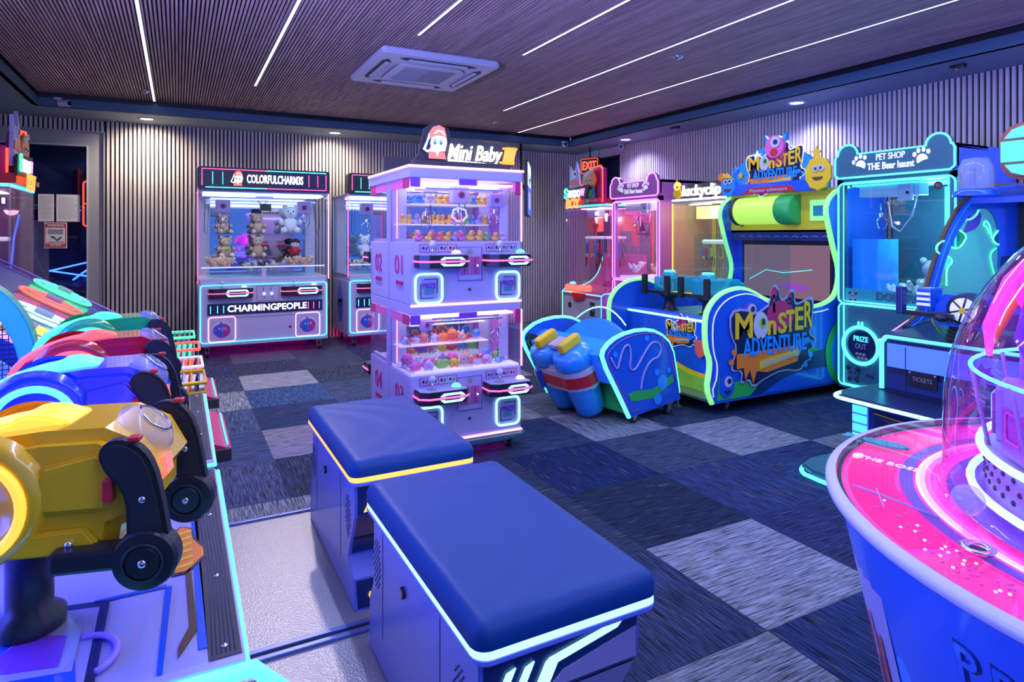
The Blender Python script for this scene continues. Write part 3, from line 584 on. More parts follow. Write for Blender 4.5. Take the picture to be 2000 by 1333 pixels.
    b = MB(); b.tube([(-.6, .80, .115), (.6, .80, .115)], .009, 'n_underglow'); b.build('underglow_tube', t)
    # blue decal on the sides
    b = MB(Matrix.Translation((-w - .001, .42, .5)) @ Matrix.Rotation(R(-90), 4, 'Z')); b.prism(disc(0, 0, .15, .24, 20), 'y', -.003, 0, 'blue'); b.prism([(-.17, -.02), (-.05, .05), (.16, .06), (.05, -.05)], 'y', -.005, -.003, 'darkblue'); b.prism([(-.1, .0), (0, .3), (.08, .02)], 'y', -.005, -.003, 'blue'); b.build('side_decal', t)
    b = MB(); b.tube([(w + .002, .1, .60), (w + .02, .1, .60), (w + .02, .1, .50), (w + .002, .1, .50)], .006, 'steel'); b.build('handle', t)
    return t
wide_claw('wide claw machine nearest the door with COLORFULCHARM3S header, full view', .883, 7.65)
wide_claw('second wide claw machine, half hidden behind the centre two-tier machine', 2.50, 7.65)
def W1(x, y, z): return (.883 + x, 7.65 + y, z)
put(BEAR_T, 'teddy_bear', 'tan teddy bear, left on the upper shelf of the COLORFULCHARM3S machine', 'plush toy', W1(-.40, .64, 1.366), 12, s=.95)
put(BEAR_T, 'teddy_bear', 'tan teddy bear in the middle of the upper shelf of the COLORFULCHARM3S machine', 'plush toy', W1(-.02, .64, 1.366), 0)
put(BEAR_W, 'teddy_bear', 'big white bear standing right on the upper shelf of the COLORFULCHARM3S machine', 'plush toy', W1(.36, .62, 1.366), -8, s=1.45)
put(BEAR_TY, 'teddy_bear', 'tan bear with yellow-green bow on the lower shelf, at its left', 'plush toy', W1(-.38, .55, 1.086), 5, s=1.02)
put(BEAR_T, 'teddy_bear', 'tan teddy bear in the middle of the lower shelf, beside the bear with bow', 'plush toy', W1(-.03, .55, 1.086), 0, s=1.05)
put(DOLL, 'doll', 'dark haired doll in red and black on the lower shelf of the wide claw machine', 'doll', W1(.40, .55, 1.086), -10, s=.95)
k = 0
for (x, y, me_, nm, rz, s) in ((-.56, .20, BEAR_T, 'tan', -70, .85), (-.36, .17, BEAR_T, 'tan', 60, .8), (-.12, .33, BEAR_G, 'grey', 20, .7), (.09, .34, BEAR_G, 'grey', -30, .7), (.28, .20, BEAR_T, 'tan', -70, .8), (.51, .20, BEAR_T, 'tan', 70, .85)):
    put(me_, 'teddy_bear', f'{nm} bear lying on the tank floor of the COLORFULCHARM3S machine, {ORD[k]} from the left', 'plush toy', W1(x, y, .99 if y < .25 else .93), rz, 'bears lying on the claw machine floor', s, rx=-62); k += 1
def W2(x, y, z): return (2.50 + x, 7.65 + y, z)
put(BEAR_W, 'teddy_bear', 'white bear sitting at the left inside the half hidden wide claw machine', 'plush toy', W2(-.36, .5, 1.086), 10, s=1.1)
put(BEAR_T, 'teddy_bear', 'tan bear lying in the corner of the half hidden wide claw machine', 'plush toy', W2(-.58, .2, .95), -60, s=.6, rx=-60)
put(BEAR_G, 'teddy_bear', 'grey and white bear lying under the white one in the half hidden machine', 'plush toy', W2(-.34, .2, .93), 40, s=.65, rx=-60)

# ================= centre two-tier claw machine =================
MX, MY = 1.5675, 3.55
t = thing('claw_machine', 'lilac two-tier four-player mini claw machine standing alone in the room centre', 'claw machine', (MX, MY, 0))
w, d = .3675, .86
MM = t
def tier(z0, z1, zg0, zg1, nums):
    """one storey: body z0-z1, glass zg0-zg1"""
    b = MB(); b.box(-w, w, 0, d, z0, z1, 'lilac', .006); b.box(-w - .004, -w, d / 2 - .004, d / 2 + .004, z0, zg1, 'lilac'); b.build('cabinet', MM)
    b = MB(); b.box(-w, -w + .035, d / 2 - .045, d / 2 + .045, z1, zg1, 'lilac'); b.box(w - .035, w, d / 2 - .045, d / 2 + .045, z1, zg1, 'lilac')
    b.box(-w + .035, w - .02, d / 2 - .02, d / 2 + .02, z1, zg1, 'white'); b.box(-w + .015, -w + .035, .02, d - .02, z1, z1 + .02, 'white'); b.box(w - .09, w - .03, .12, .13, z1, zg1 - .02, 'white'); b.box(-w + .05, -w + .10, d / 2 - .06, d / 2 - .02, z1, zg1, 'white'); b.build('tank_frame', MM)
    b = MB(); b.box(w - .03, w - .02, .13, d / 2 - .02, z1, zg1 - .10, 'pinkplate'); b.box(-w + .10, w - .11, d / 2 - .026, d / 2 - .021, z1 + .02, zg1 - .03, 'mirror'); b.build('back_panel', MM)
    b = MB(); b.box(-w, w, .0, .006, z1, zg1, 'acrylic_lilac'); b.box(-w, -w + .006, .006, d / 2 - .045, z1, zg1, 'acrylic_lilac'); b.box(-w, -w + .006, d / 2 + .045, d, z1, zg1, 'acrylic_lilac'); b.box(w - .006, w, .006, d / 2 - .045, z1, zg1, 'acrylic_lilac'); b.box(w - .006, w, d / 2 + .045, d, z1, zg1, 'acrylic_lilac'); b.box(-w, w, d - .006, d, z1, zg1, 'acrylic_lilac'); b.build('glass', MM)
    b = MB()
    for (y0, y1) in ((.01, d / 2 - .045), (d / 2 + .045, d - .01)): b.box(-w - .003, -w, y0, y1, zg1 - .055, zg1, 'pink'); b.box(-w - .005, -w - .003, y0 if y0 < .1 else y1 - .12, (y0 + .12) if y0 < .1 else y1, zg1 - .06, zg1, 'magenta'); b.box(w, w + .003, y0, y1, zg1 - .055, zg1, 'pink')
    b.box(-w, -w + .06, -.004, -.001, zg1 - .055, zg1, 'purple'); b.box(w - .04, w, -.004, -.001, zg1 - .085, zg1, 'magenta'); b.box(-.06, .06, -.004, -.001, zg1 - .035, zg1, 'purple'); b.build('sticker', MM)
    b = MB(); b.box(-w + .05, w - .03, .05, .16, zg1 - .03, zg1 - .018, 'l_lilac'); b.box(-w + .05, w - .03, .24, .40, zg1 - .03, zg1 - .018, 'l_white'); b.box(-w + .05, w - .03, .5, .8, zg1 - .03, zg1 - .018, 'l_lilac'); b.build('tank_light', MM)
    b = MB(); b.tube([(w + .003, -.003, z1), (w + .003, -.003, zg1)], .006, 'n_pinkw'); b.build('corner_tube', MM)
    b = MB(); b.tube([(-w + .04, d / 2 - .05, z1), (-w + .04, d / 2 - .05, zg1)], .005, 'n_pinkw'); b.build('corner_tube', MM)
    b = MB(); b.box(-w + .12, w - .10, .06, .075, zg1 - .06, zg1 - .05, 'chrome'); b.box(-w + .1, w - .1, .20, .21, zg1 - .06, zg1 - .05, 'chrome'); b.build('gantry', MM)
    # stickers with the play steps, coin door, lock
    for (a, c) in ((-.31, -.075), (.12, .335)):
        b = MB(); b.box(a, c, -.003, 0, z1 - .06, z1 - .012, 'magenta'); q = (c - a - .006) / 4
        for k in range(4):
            x0 = a + .004 + k * q; b.box(x0, x0 + q - .004, -.005, -.003, z1 - .056, z1 - .016, 'lilac'); b.prism(star(x0 + q * .3, z1 - .035, .013, 4 + k), 'y', -.007, -.005, 'ink'); b.tube([(x0 + q * .6, -.006, z1 - .048), (x0 + q * .75, -.006, z1 - .026)], .003, 'ink')
        b.build('instruction_sticker', MM)
    b = MB(); b.box(-.07, .09, -.006, 0, z1 - .235, z1 - .03, 'lilac', .002)
    for (a, c, e, f) in ((-.07, .09, z1 - .235, z1 - .232), (-.07, .09, z1 - .033, z1 - .03), (-.07, -.067, z1 - .235, z1 - .03), (.087, .09, z1 - .235, z1 - .03)): b.box(a, c, -.009, -.006, e, f, 'purple')
    for cx in (-.025, .045): b.box(cx - .03, cx + .03, -.010, -.006, z1 - .20, z1 - .09, 'pinkplate', .002); b.box(cx - .004, cx, -.012, -.010, z1 - .13, z1 - .10, 'ink'); b.box(cx - .002, cx + .002, -.012, -.010, z1 - .19, z1 - .16, 'ink'); b.box(cx - .012, cx + .006, -.012, -.010, z1 - .147, z1 - .142, 'ink'); b.sph((cx + .015, -.012, z1 - .145), .005, 'n_bluew', 8)
    b.cyl((.01, -.006, z1 - .055), .015, -.006, 'grey', 'y', 16); b.cyl((.01, -.0, z1 - .29), .009, -.006, 'ink', 'y', 12); b.build('coin_door', MM)
    zc = z1 - .115
    control_box(MM, -.345, -.045, zc - .035, zc + .04, .13, 0, 'white', 'n_pinkw' if nums[0] == '01' else 'n_mint', 'lilac'); control_box(MM, .10, .385, zc - .035, zc + .04, .13, 0, 'white', 'n_cyan' if nums[0] == '01' else 'n_pinkw', 'lilac')
    for (cx, hw) in ((-.255, .078), (.27, .075)):
        cz = z1 - .275; b = MB(); b.prism(rr2(cx, cz, 2 * hw, .155, .03), 'y', -.006, 0, 'white', .002); b.box(cx - .05, cx + .05, -.009, -.006, cz - .055, cz + .055, 'lilac')
        for (a, c, e, f) in ((cx - .053, cx + .03, cz - .058, cz - .054), (cx - .053, cx - .049, cz - .058, cz + .03), (cx - .03, cx + .053, cz + .054, cz + .058), (cx + .049, cx + .053, cz - .03, cz + .058)): b.box(a, c, -.011, -.006, e, f, 'ink')
        b.text('PRIZE', .042, (cx, -.012, cz + .015), 'purple', width=.085, bold=.0015, depth=.001); b.text('OUT', .042, (cx, -.012, cz - .02), 'teal', width=.065, bold=.002, depth=.001); o = b.build('prize_door', MM)
        b = MB(); b.tube(rrect(cx, cz, 2 * hw + .012, .172, .035, -.010), .0075, 'n_ice', True, 8); b.build('neon_frame', o)
    # numbers on the left side
    b = MB()
    for s, yy, n_ in ((0, .20, nums[0]), (1, .655, nums[1])):
        b.text(n_, .17, (-w - .002, yy, z1 - .145), 'magenta', side='left', width=.15, depth=.002, bold=-.001); b.text('Mini Baby II', .035, (-w - .002, yy, z1 - .25), 'magenta', side='left', width=.14, depth=.002, shear=.3, bold=.001); b.tube([(-w - .003, yy + .07, z1 - .272), (-w - .003, yy - .07, z1 - .278)], .002, 'magenta')
    b.build('numbering', MM)
tier(.11, .52, .52, .88, ('03', '04')); tier(.94, 1.31, 1.31, 1.69, ('01', '02'))
b = MB(); b.box(-w, w, 0, d, .88, .94, 'lilac', .004); b.build('divider_band', t)
b = MB(); b.box(-w - .01, w + .01, -.01, d + .01, 1.69, 1.75, 'lilac', .006); b.build('roof_cap', t)
b = MB(); b.tube([(-w, -.006, .935), (w, -.006, .935)], .008, 'n_pinkw'); b.tube([(-w - .014, d, 1.757), (-w - .014, -.012, 1.757), (w + .012, -.012, 1.757), (w + .012, d, 1.757)], .008, 'n_pinkw'); b.tube([(-w, -.006, .118), (w, -.006, .118), (w + .006, d, .118)], .008, 'n_pinkw'); b.tube([(-w + .05, .1, .07), (w - .05, .1, .07)], .006, 'n_underglow'); b.build('neon_line', t)
b = MB(); b.prism([(-w - .02, 0), (-w - .02, d), (w + .03, d), (w + .03, 0), (w - .02, -.05), (-w + .03, -.05)], 'z', .075, .105, 'tealplate', .006); b.build('base_plate', t)
for (x, y) in ((-.3, .05), (.3, .05), (-.3, .8), (.3, .8)): caster(t, x, y, .028)
# rear control boxes peeking out behind
Rb = MB(Matrix.Translation((0, d, 0)) @ Matrix.Rotation(PI, 4, 'Z'))
for z in (.37, 1.16):
    for (a, c) in ((.10, .385), (-.345, -.06)):
        Rb.box(a, c, -.13, 0, z, z + .075, 'black', .006); Rb.tube([(a - .003, 0, z + .035), (a - .003, -.13, z + .035), (c + .003, -.13, z + .035), (c + .003, 0, z + .035)], .0055, 'n_pink')
Rb.build('rear_control_box', t)
# inner shelves
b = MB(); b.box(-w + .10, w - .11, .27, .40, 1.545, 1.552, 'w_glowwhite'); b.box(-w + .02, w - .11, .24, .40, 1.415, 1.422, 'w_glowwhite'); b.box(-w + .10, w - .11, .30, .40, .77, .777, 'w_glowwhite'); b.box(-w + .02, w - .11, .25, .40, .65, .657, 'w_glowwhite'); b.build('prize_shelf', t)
claw_unit(t, .0, .14, 1.66, .03, .75, mat_='white'); claw_unit(t, .24, .12, 1.62, .02, .6, mat_='lilac'); claw_unit(t, -.22, .14, 1.60, .02, .6, box=False)
b = MB(); b.tube([(.02, .13, 1.44), (.05, .13, 1.47), (.04, .13, 1.51), (0, .13, 1.52), (-.04, .13, 1.51), (-.05, .13, 1.47), (-.02, .13, 1.44), (.02, .13, 1.44)], .008, 'w_glowwhite'); b.build('claw_ring', t)
claw_unit(t, -.22, .14, .84, .0, .5, mat_='lilac'); claw_unit(t, .25, .12, .84, .0, .6, box=False)
# sign on the roof
b = MB(); b.box(-.33, .30, .02, .10, 1.765, 1.80, 'ink', .004); o = b.build('sign_base', t)
b = MB(); capgirl(b, -.19, 1.905, .115, .03); b.build('badge', t)
b = MB(); b.text('Mini Baby', .135, (.055, .030, 1.855), 'n_white', shear=.30, width=.37, bold=.001, depth=.006); b.prism([(-.12, 1.80), (-.11, 1.812), (.24, 1.795), (.24, 1.788)], 'y', .024, .036, 'n_white'); b.build('lettering', t)
b = MB(); b.text('II', .135, (.29, .030, 1.85), 'n_orange', shear=.2, width=.10, bold=.008, depth=.008)
for z in (1.805, 1.895): b.box(.235 + (.02 if z > 1.85 else 0), .335 + (.02 if z > 1.85 else 0), .022, .038, z, z + .012, 'n_orange')
b.build('numeral', t)
b = MB(); b.prism([(-.34, 1.79), (-.30, 1.84), (-.27, 1.99), (-.2, 2.035), (-.11, 2.0), (-.09, 1.93), (.0, 1.95), (.3, 1.92), (.36, 1.925), (.33, 1.79)], 'y', .042, .05, 'ink'); b.build('sign_board', t)
b = MB(); b.text('Mini Baby', .12, (-.06, .80, 1.83), 'w_glowwhite', T=Matrix.Rotation(PI, 4, 'Z'), shear=.3, width=.4, bold=.004); b.box(-.3, .3, .76, .79, 1.765, 1.90, 'ink'); b.build('rear_sign', t)
# toys in the centre machine
def C(x, y, z): return (MX + x, MY + y, z)
def row(xs, cols, y, z, where, sc=1.0):
    cnt = {}
    for x, c in zip(xs, cols):
        nm = {'sky': 'blue', 'coral': 'orange-red', 'lime': 'green', 'lilac': 'lilac'}.get(c, c); cnt[c] = cnt.get(c, 0) + 1
        put(DUCK[c], 'rubber_duck', f'{nm} rubber duck on {where}, {ORD[cnt[c]-1]} {nm} one from the left', 'rubber duck', C(x, y + random.uniform(-.01, .01), z), random.uniform(-35, 35), 'rubber ducks on the shelves of the centre machine', sc)
row([-.22, -.19, -.15, -.11, -.07, -.03, .01, .05, .09, .13, .17, .21, .245], ['sky', 'sky', 'white', 'white', 'yellow', 'yellow', 'coral', 'yellow', 'sky', 'yellow', 'sky', 'yellow', 'yellow'], .31, 1.552, 'the top shelf', 1.05)
row([-.32, -.275, -.23, -.12, -.085, -.05, -.01, .03, .07, .11, .155, .20, .245], ['yellow', 'yellow', 'lilac', 'yellow', 'yellow', 'yellow', 'yellow', 'pink', 'coral', 'lime', 'sky', 'lilac', 'yellow'], .29, 1.422, 'the second shelf', 1.05)
row([-.28, -.22, -.15, -.10, -.05, .0, .06, .12, .17, .23, .29], ['pink', 'yellow', 'coral', 'yellow', 'lilac', 'pink', 'yellow', 'yellow', 'lime', 'yellow', 'white'], .10, 1.312, 'the tank floor, front row', 1.0)
row([-.26, -.18, .02, .09, .15], ['yellow', 'pink', 'coral', 'yellow', 'yellow'], .17, 1.312, 'the tank floor, back row', 1.2)
def prow(items, y, z, where, s=.62):
    k = 0
    for (x, kd, c) in items:
        put(plush(kd, c), 'plush_toy', f'small {c} {kd if kd != "ball" else "round"} plush on {where}, {ORD[k]} from the left', 'plush toy', C(x, y + random.uniform(-.012, .012), z), random.uniform(-40, 40), 'small plush toys in the lower tank', s * random.uniform(.9, 1.15)); k += 1
prow([(-.21, 'ball', 'white'), (-.16, 'ball', 'green'), (-.11, 'ball', 'pink'), (-.06, 'ball', 'yellow'), (-.01, 'ball', 'green'), (.04, 'ball', 'blue'), (.09, 'ball', 'blue'), (.14, 'ball', 'tan'), (.20, 'ball', 'tan')], .34, .777, 'lower tank upper shelf', .6)
prow([(-.30, 'ball', 'white'), (-.23, 'crab', 'white'), (-.17, 'octopus', 'orange'), (-.10, 'ball', 'white'), (-.04, 'fish', 'orange'), (.02, 'octopus', 'orange'), (.08, 'ball', 'tan'), (.13, 'crab', 'red'), (.20, 'octopus', 'blue')], .31, .657, 'lower tank second shelf', .7)
prow([(-.32, 'octopus', 'pink'), (-.25, 'crab', 'white'), (-.16, 'crab', 'orange'), (-.09, 'fish', 'purple'), (-.02, 'octopus', 'pink'), (.07, 'ball', 'yellow'), (.14, 'crab', 'red'), (.22, 'octopus', 'blue'), (.30, 'fish', 'green')], .20, .535, 'lower tank floor, back row', .8)
prow([(-.30, 'fish', 'pink'), (-.22, 'ball', 'white'), (-.13, 'fish', 'green'), (-.05, 'ball', 'yellow'), (.02, 'octopus', 'tan'), (.10, 'crab', 'white'), (.18, 'ball', 'white'), (.26, 'crab', 'blue')], .10, .53, 'lower tank floor, front row', .75)
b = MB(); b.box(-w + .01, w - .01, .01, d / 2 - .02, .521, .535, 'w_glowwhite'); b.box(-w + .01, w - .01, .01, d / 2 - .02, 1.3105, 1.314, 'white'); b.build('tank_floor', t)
prow([(-.25, 'ball', 'white'), (-.15, 'ball', 'tan')], .62, .525, 'the rear lower tank floor', .8)

# ================= hooded key-master machines with the big roof sign =================
def shadow_machine(label, X, Y, rz, seen_side=True):
    t = thing('prize_machine', label, 'arcade machine', (X, Y, 0), rz, 'red signed prize machines')
    w, d, zf, zt = .46, .85, .60, 1.72
    prof = smooth([(0, .05), (0, zf), (.10, zf + .10), (.30, zf + .14), (.50, zf + .34), (.60, zf + .75), (.64, 1.5), (d, 1.5), (d, .05)], 2)
    prof = [(0, .05), (0, zf - .03), (.03, zf)] + smooth([(.04, zf), (.25, zf + .05), (.42, zf + .18), (.52, zf + .42), (.58, zf + .8)], 2) + [(d - .03, zf + .8), (d - .03, .05)]
    b = MB(); b.prism([(0, .05), (0, zf - .04), (.04, zf), (d - .03, zf), (d - .03, .05)], 'x', -w, w, 'pinkplate'); b.box(-w + .03, w - .03, -.006, 0, .10, zf - .08, 'white'); b.prism([(-.16, zf - .02), (.12, zf - .02), (.10, zf - .10), (-.10, zf - .14)], 'y', -.05, 0, 'red', .004); b.build('cabinet', t)
    b = MB(); b.prism([(.04, zf)] + smooth([(.06, zf), (.36, zf + .03), (.56, zf + .14), (.66, zf + .34), (.70, zf + .50)], 2) + [(.74, zf + .50), (.74, zf)], 'x', -w + .01, w - .01, 'pink'); b.text('DRIG', .11, (.06, .40, zf + .09), 'magenta', T=Matrix.Rotation(R(-45), 4, 'X'), width=.22, bold=.006); b.build('ramp', t)
    b = MB(); b.tube([(-w, -.004, .06), (-w, -.004, zf - .03), (-w, .03, zf), ] + [(-w + .008, y, z + .01) for (y, z) in smooth([(.06, zf), (.36, zf + .03), (.56, zf + .14), (.66, zf + .34), (.70, zf + .50)], 2)], .007, 'n_mint'); b.tube([(w, -.004, .06), (w, -.004, zf - .03), (w, .04, zf), (w, d - .04, zf + .02)], .007, 'n_cyan_soft'); b.tube([(-w, -.006, zf - .025), (w, -.006, zf - .025)], .007, 'n_mint'); b.build('neon_edge', t)
    b = MB(); b.tube([(-.24, .01, zf + .05), (-.22, -.07, zf + .05), (-.12, -.12, zf + .045), (0, -.10, zf + .045), (.08, -.05, zf + .05), (.24, -.03, zf + .06)], .045, 'n_coral', n=10); b.cyl((-.14, -.04, zf + .07), .05, .03, 'white', n=18); b.sph((-.14, -.04, zf + .10), (.045, .045, .03), 'n_mint', 12); b.build('control_ring', t)
    b = MB(); b.cyl((-.26, -.008, zf - .20), .04, -.006, 'ink', 'y', 18); b.box(.22, .32, -.012, -.006, zf - .30, zf - .12, 'ink'); b.text('12', .1, (.27, -.014, zf - .2), 'white', depth=.001); b.build('coin_panel', t)
    # side graphics
    for sg in ((1, -1) if seen_side else (1,)):
        b = MB(Matrix.Translation((sg * (w + .001), 0, 0)) @ Matrix.Rotation(R(90 * sg), 4, 'Z'))
        u = 1 if sg > 0 else -1
        f = lambda pts: [(p[0] * u, p[1]) for p in pts]
        b.prism(f([(.12, .06), (.12, .30), (.20, .34), (.20, .50), (.60, .56), (d - .05, .56), (d - .05, .06)]), 'y', -.003, 0, 'ink'); b.prism(f([(.14, .08), (.14, .29), (.22, .33), (.22, .48), (.60, .54), (d - .07, .54), (d - .07, .08)]), 'y', -.005, -.003, 'red')
        b.prism(f([(.10, .06), (.45, .06), (.30, .24), (.10, .16)]), 'y', -.006, -.004, 'coral'); b.text('SHADOW', .2, (u * .50, -.008, .36), 'cream', width=.52, bold=.006, depth=.002); b.build('side_decal', t)
    # glass box, red interior, hanging prizes
    y0 = .06
    b = MB(); b.box(-w, w, y0, d, zt, zt + .04, 'pinkplate', .004); b.box(-w, -w + .03, d - .03, d, zf, zt, 'coral'); b.box(w - .03, w, d - .03, d, zf, zt, 'coral'); b.box(-w + .1, -w + .25, d - .04, d - .03, zf + .6, 1.5, 'coral'); b.box(.05, .2, d - .04, d - .03, zf + .6, 1.5, 'coral')
    b.box(-w + .02, w - .02, d - .05, d - .02, 1.52, zt, 'pink'); b.build('tank_frame', t)
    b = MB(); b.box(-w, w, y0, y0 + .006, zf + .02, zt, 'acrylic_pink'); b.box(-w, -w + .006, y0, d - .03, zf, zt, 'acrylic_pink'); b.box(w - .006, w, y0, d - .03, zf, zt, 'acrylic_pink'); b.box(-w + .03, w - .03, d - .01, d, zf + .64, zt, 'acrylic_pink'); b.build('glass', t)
    for (x, y) in ((-w + .004, y0), (w - .004, y0), (w - .03, y0 + .3), (-w + .03, y0 + .3)):
        b = MB(); b.box(x - .008, x + .008, y - .008, y + .008, zf + .02, zt, 'acrylic_lilac'); b.build('corner_post', t)
    b = MB(); b.box(-.30, -.12, .30, .46, 1.40, 1.62, 'coral', .006); b.box(-.34, .02, .28, .50, 1.62, 1.70, 'magenta', .004); b.build('prize_column', t)
    b = MB(); b.box(.10, .34, .45, .60, 1.40, 1.62, 'coral', .006); b.box(.05, .40, .42, .62, 1.62, 1.70, 'pink', .004); b.build('prize_column', t)
    b = MB(); b.box(-w, w, y0 - .01, y0 + .02, zt + .01, zt + .035, 'n_cyan_soft'); b.box(w - .005, w + .01, y0, d, zt + .01, zt + .035, 'n_mint'); b.box(-w - .01, -w + .005, y0, d, zt + .01, zt + .035, 'n_mint'); b.build('neon_band', t)
    b = MB(); b.box(-.3, .3, .2, .35, zt - .012, zt - .002, 'l_white'); b.box(-.35, .35, .6, .75, zt - .012, zt - .002, 'l_lilac'); b.build('tank_light', t)
    b = MB(); b.box(-.18, .05, .22, .36, zt - .13, zt - .02, 'white', .006); b.text('0.8', .07, (.08, .20, zt - .08), 'n_white'); b.tube([(-.06, .28, zt - .12), (-.06, .28, zt - .22)], .02, 'white'); b.build('prize_counter', t)
    b = MB(); b.prism([(-.13, zt - .22), (-.06, zt - .20), (.01, zt - .22), (-.02, zt - .27), (-.06, zt - .42), (-.10, zt - .27)], 'y', .26, .29, 'red', .004); b.tube([(-.06, .275, zt - .42), (-.06, .275, zt - .47)], .006, 'white'); b.build('pointer', t)
    b = MB(); b.tube([(.30 * math.cos(a * PI / 12) + .0, .40 + .24 * math.sin(a * PI / 12), zt - .40) for a in range(24)], .018, 'w_glowwhite', True, 8)
    b.build('hanging_ring', t)
    # sign
    b = MB(); b.prism([(-.44, zt + .04), (-.44, zt + .12), (w - .12, zt + .12), (w - .12, zt + .04)], 'y', .02, .30, 'red', .004); b.prism([(w - .10, zt + .05), (w - .10, zt + .5), (w - .26, zt + .54), (0.02, zt + .5), (-.10, zt + .34), (-.36, zt + .34), (-.36, zt + .1)], 'y', .10, .16, 'magenta'); b.build('sign_board', t)
    b = MB(); b.tube([(w - .10, .09, zt + .06), (w - .10, .09, zt + .48), (w - .14, .09, zt + .54), (w - .36, .09, zt + .52), (-.02, .09, zt + .32), (-.16, .09, zt + .31)], .009, 'n_red'); b.tube([(-.37, .09, zt + .12), (-.37, .09, zt + .32)], .009, 'n_red'); b.build('neon_tube', t)
    b = MB(); T = (-.23, zt + .44)
    b.prism([(T[0] + p[0], T[1] + p[1]) for p in ((-.14, -.26), (-.13, -.06), (-.12, .02), (-.13, .15), (-.07, .07), (0, .08), (.03, .20), (.09, .06), (.10, -.05), (.13, -.26))], 'y', .05, .08, 'lilac', .003); b.prism([(T[0] + p[0], T[1] + p[1]) for p in ((-.13, -.12), (-.11, -.05), (.10, -.03), (.12, -.13))], 'y', .045, .05, 'red'); b.prism(disc(T[0] + .01, T[1] + .03, .05), 'y', .042, .05, 'white'); b.prism(disc(T[0] + .02, T[1] + .03, .022), 'y', .038, .042, 'ink'); b.prism(disc(T[0] - .01, T[1] - .20, .05, .04), 'y', .04, .05, 'grey')
    b.build('fox_figure', t)
    b = MB(); T = (.10, zt + .34)
    b.prism([(T[0] + .15 * math.cos(R(a)), T[1] + .02 + .13 * math.sin(R(a))) for a in range(0, 360, 20)], 'y', .05, .08, 'orange', .003); b.prism([(T[0] - .11, T[1] + .10), (T[0] + .10, T[1] + .17), (T[0] + .13, T[1] + .13), (T[0] - .09, T[1] + .06)], 'y', .045, .05, 'white'); b.prism([(T[0] - .08, T[1] - .08), (T[0] + .10, T[1] - .07), (T[0] + .12, T[1] - .25), (T[0] - .09, T[1] - .27)], 'y', .05, .08, 'teal', .003)
    for q in (-.05, .05): b.prism(disc(T[0] + q, T[1] + .02, .028), 'y', .044, .05, 'white'); b.prism(disc(T[0] + q, T[1] + .02, .012), 'y', .040, .044, 'ink')
    b.prism(disc(T[0], T[1] - .15, .06), 'y', .044, .05, 'lime'); b.build('monkey_figure', t)
    b = MB(); b.prism([(-.45, zt + .10), (-.42, zt + .27), (.16, zt + .30), (.10, zt + .12)], 'y', .012, .03, 'ink')
    b.text('S', .19, (-.375, .0, zt + .20), 'n_green', bold=.008, width=.10); b.text('HADO', .13, (-.17, .0, zt + .19), 'n_white', bold=.006, width=.28); b.text('W', .13, (.03, .0, zt + .20), 'n_violet', bold=.006, width=.10); b.text('BOY', .17, (-.17, -.03, zt + .055), 'n_orange', bold=.010, width=.36, shear=.1); b.box(.06, .34, -.0, .02, zt + .06, zt + .10, 'teal'); b.box(.12, .18, -.004, .0, zt + .06, zt + .10, 'yellow'); b.box(.24, .34, -.004, .0, zt + .06, zt + .10, 'coral'); b.build('lettering', t)
    p_ = Matrix.Translation((X, Y, 0)) @ Matrix.Rotation(R(rz), 4, 'Z') @ Vector((0, .3, zt - .12)); point(tuple(p_), (1.0, .70, .90), 9, .06)
    for (x, y) in ((-.38, .08), (.38, .08), (-.38, .75), (.38, .75)): caster(t, x, y, .02)
    return t
SM = shadow_machine('red signed SHADOW BOY prize machine in the far right corner', 4.76, 7.05, -90)
shadow_machine('red signed SHADOW BOY prize machine at the left edge, before the glass door', -1.10, 6.63, 90, True)
def charm_mesh(c, n):
    b = MB(); rr = random.Random(n); b.tube([(0, 0, 0), (0, 0, -.05)], .004, 'white', n=5); b.box(-.022, .022, -.006, .006, -.15, -.05, c, .004); b.sph((0, 0, -.17), (.016, .010, .022), rr.choice(['white', 'ink', 'yellow', 'sky']), 8); b.tube([(0, 0, -.19), (.006, 0, -.19 - rr.uniform(.03, .12))], .006, rr.choice([c, 'red', 'ink']), n=5)
    return mesh_of(b, 'keychain')
CH = [charm_mesh(c, i) for i, c in enumerate(('sky', 'red', 'green', 'pink', 'yellow', 'lime', 'blue', 'coral'))]; CHN = ['sky blue', 'red', 'green', 'pink', 'yellow', 'lime', 'blue', 'coral']
import itertools
M_ = Matrix.Translation((4.76, 7.05, 0)) @ Matrix.Rotation(R(-90), 4, 'Z')
for a in range(20):
    p = M_ @ Vector((.30 * math.cos(a * PI / 10), .40 + .24 * math.sin(a * PI / 10), 1.31)); k = a % 8
    side = 'front' if a > 10 else 'rear'
    put(CH[k], 'keychain', f'{CHN[k]} keychain on the {side} of the corner SHADOW BOY machine ring, {ORD[a % 10]} along', 'keychain', p, -90 + a * 18, 'keychains hanging from the white ring', 1.35)

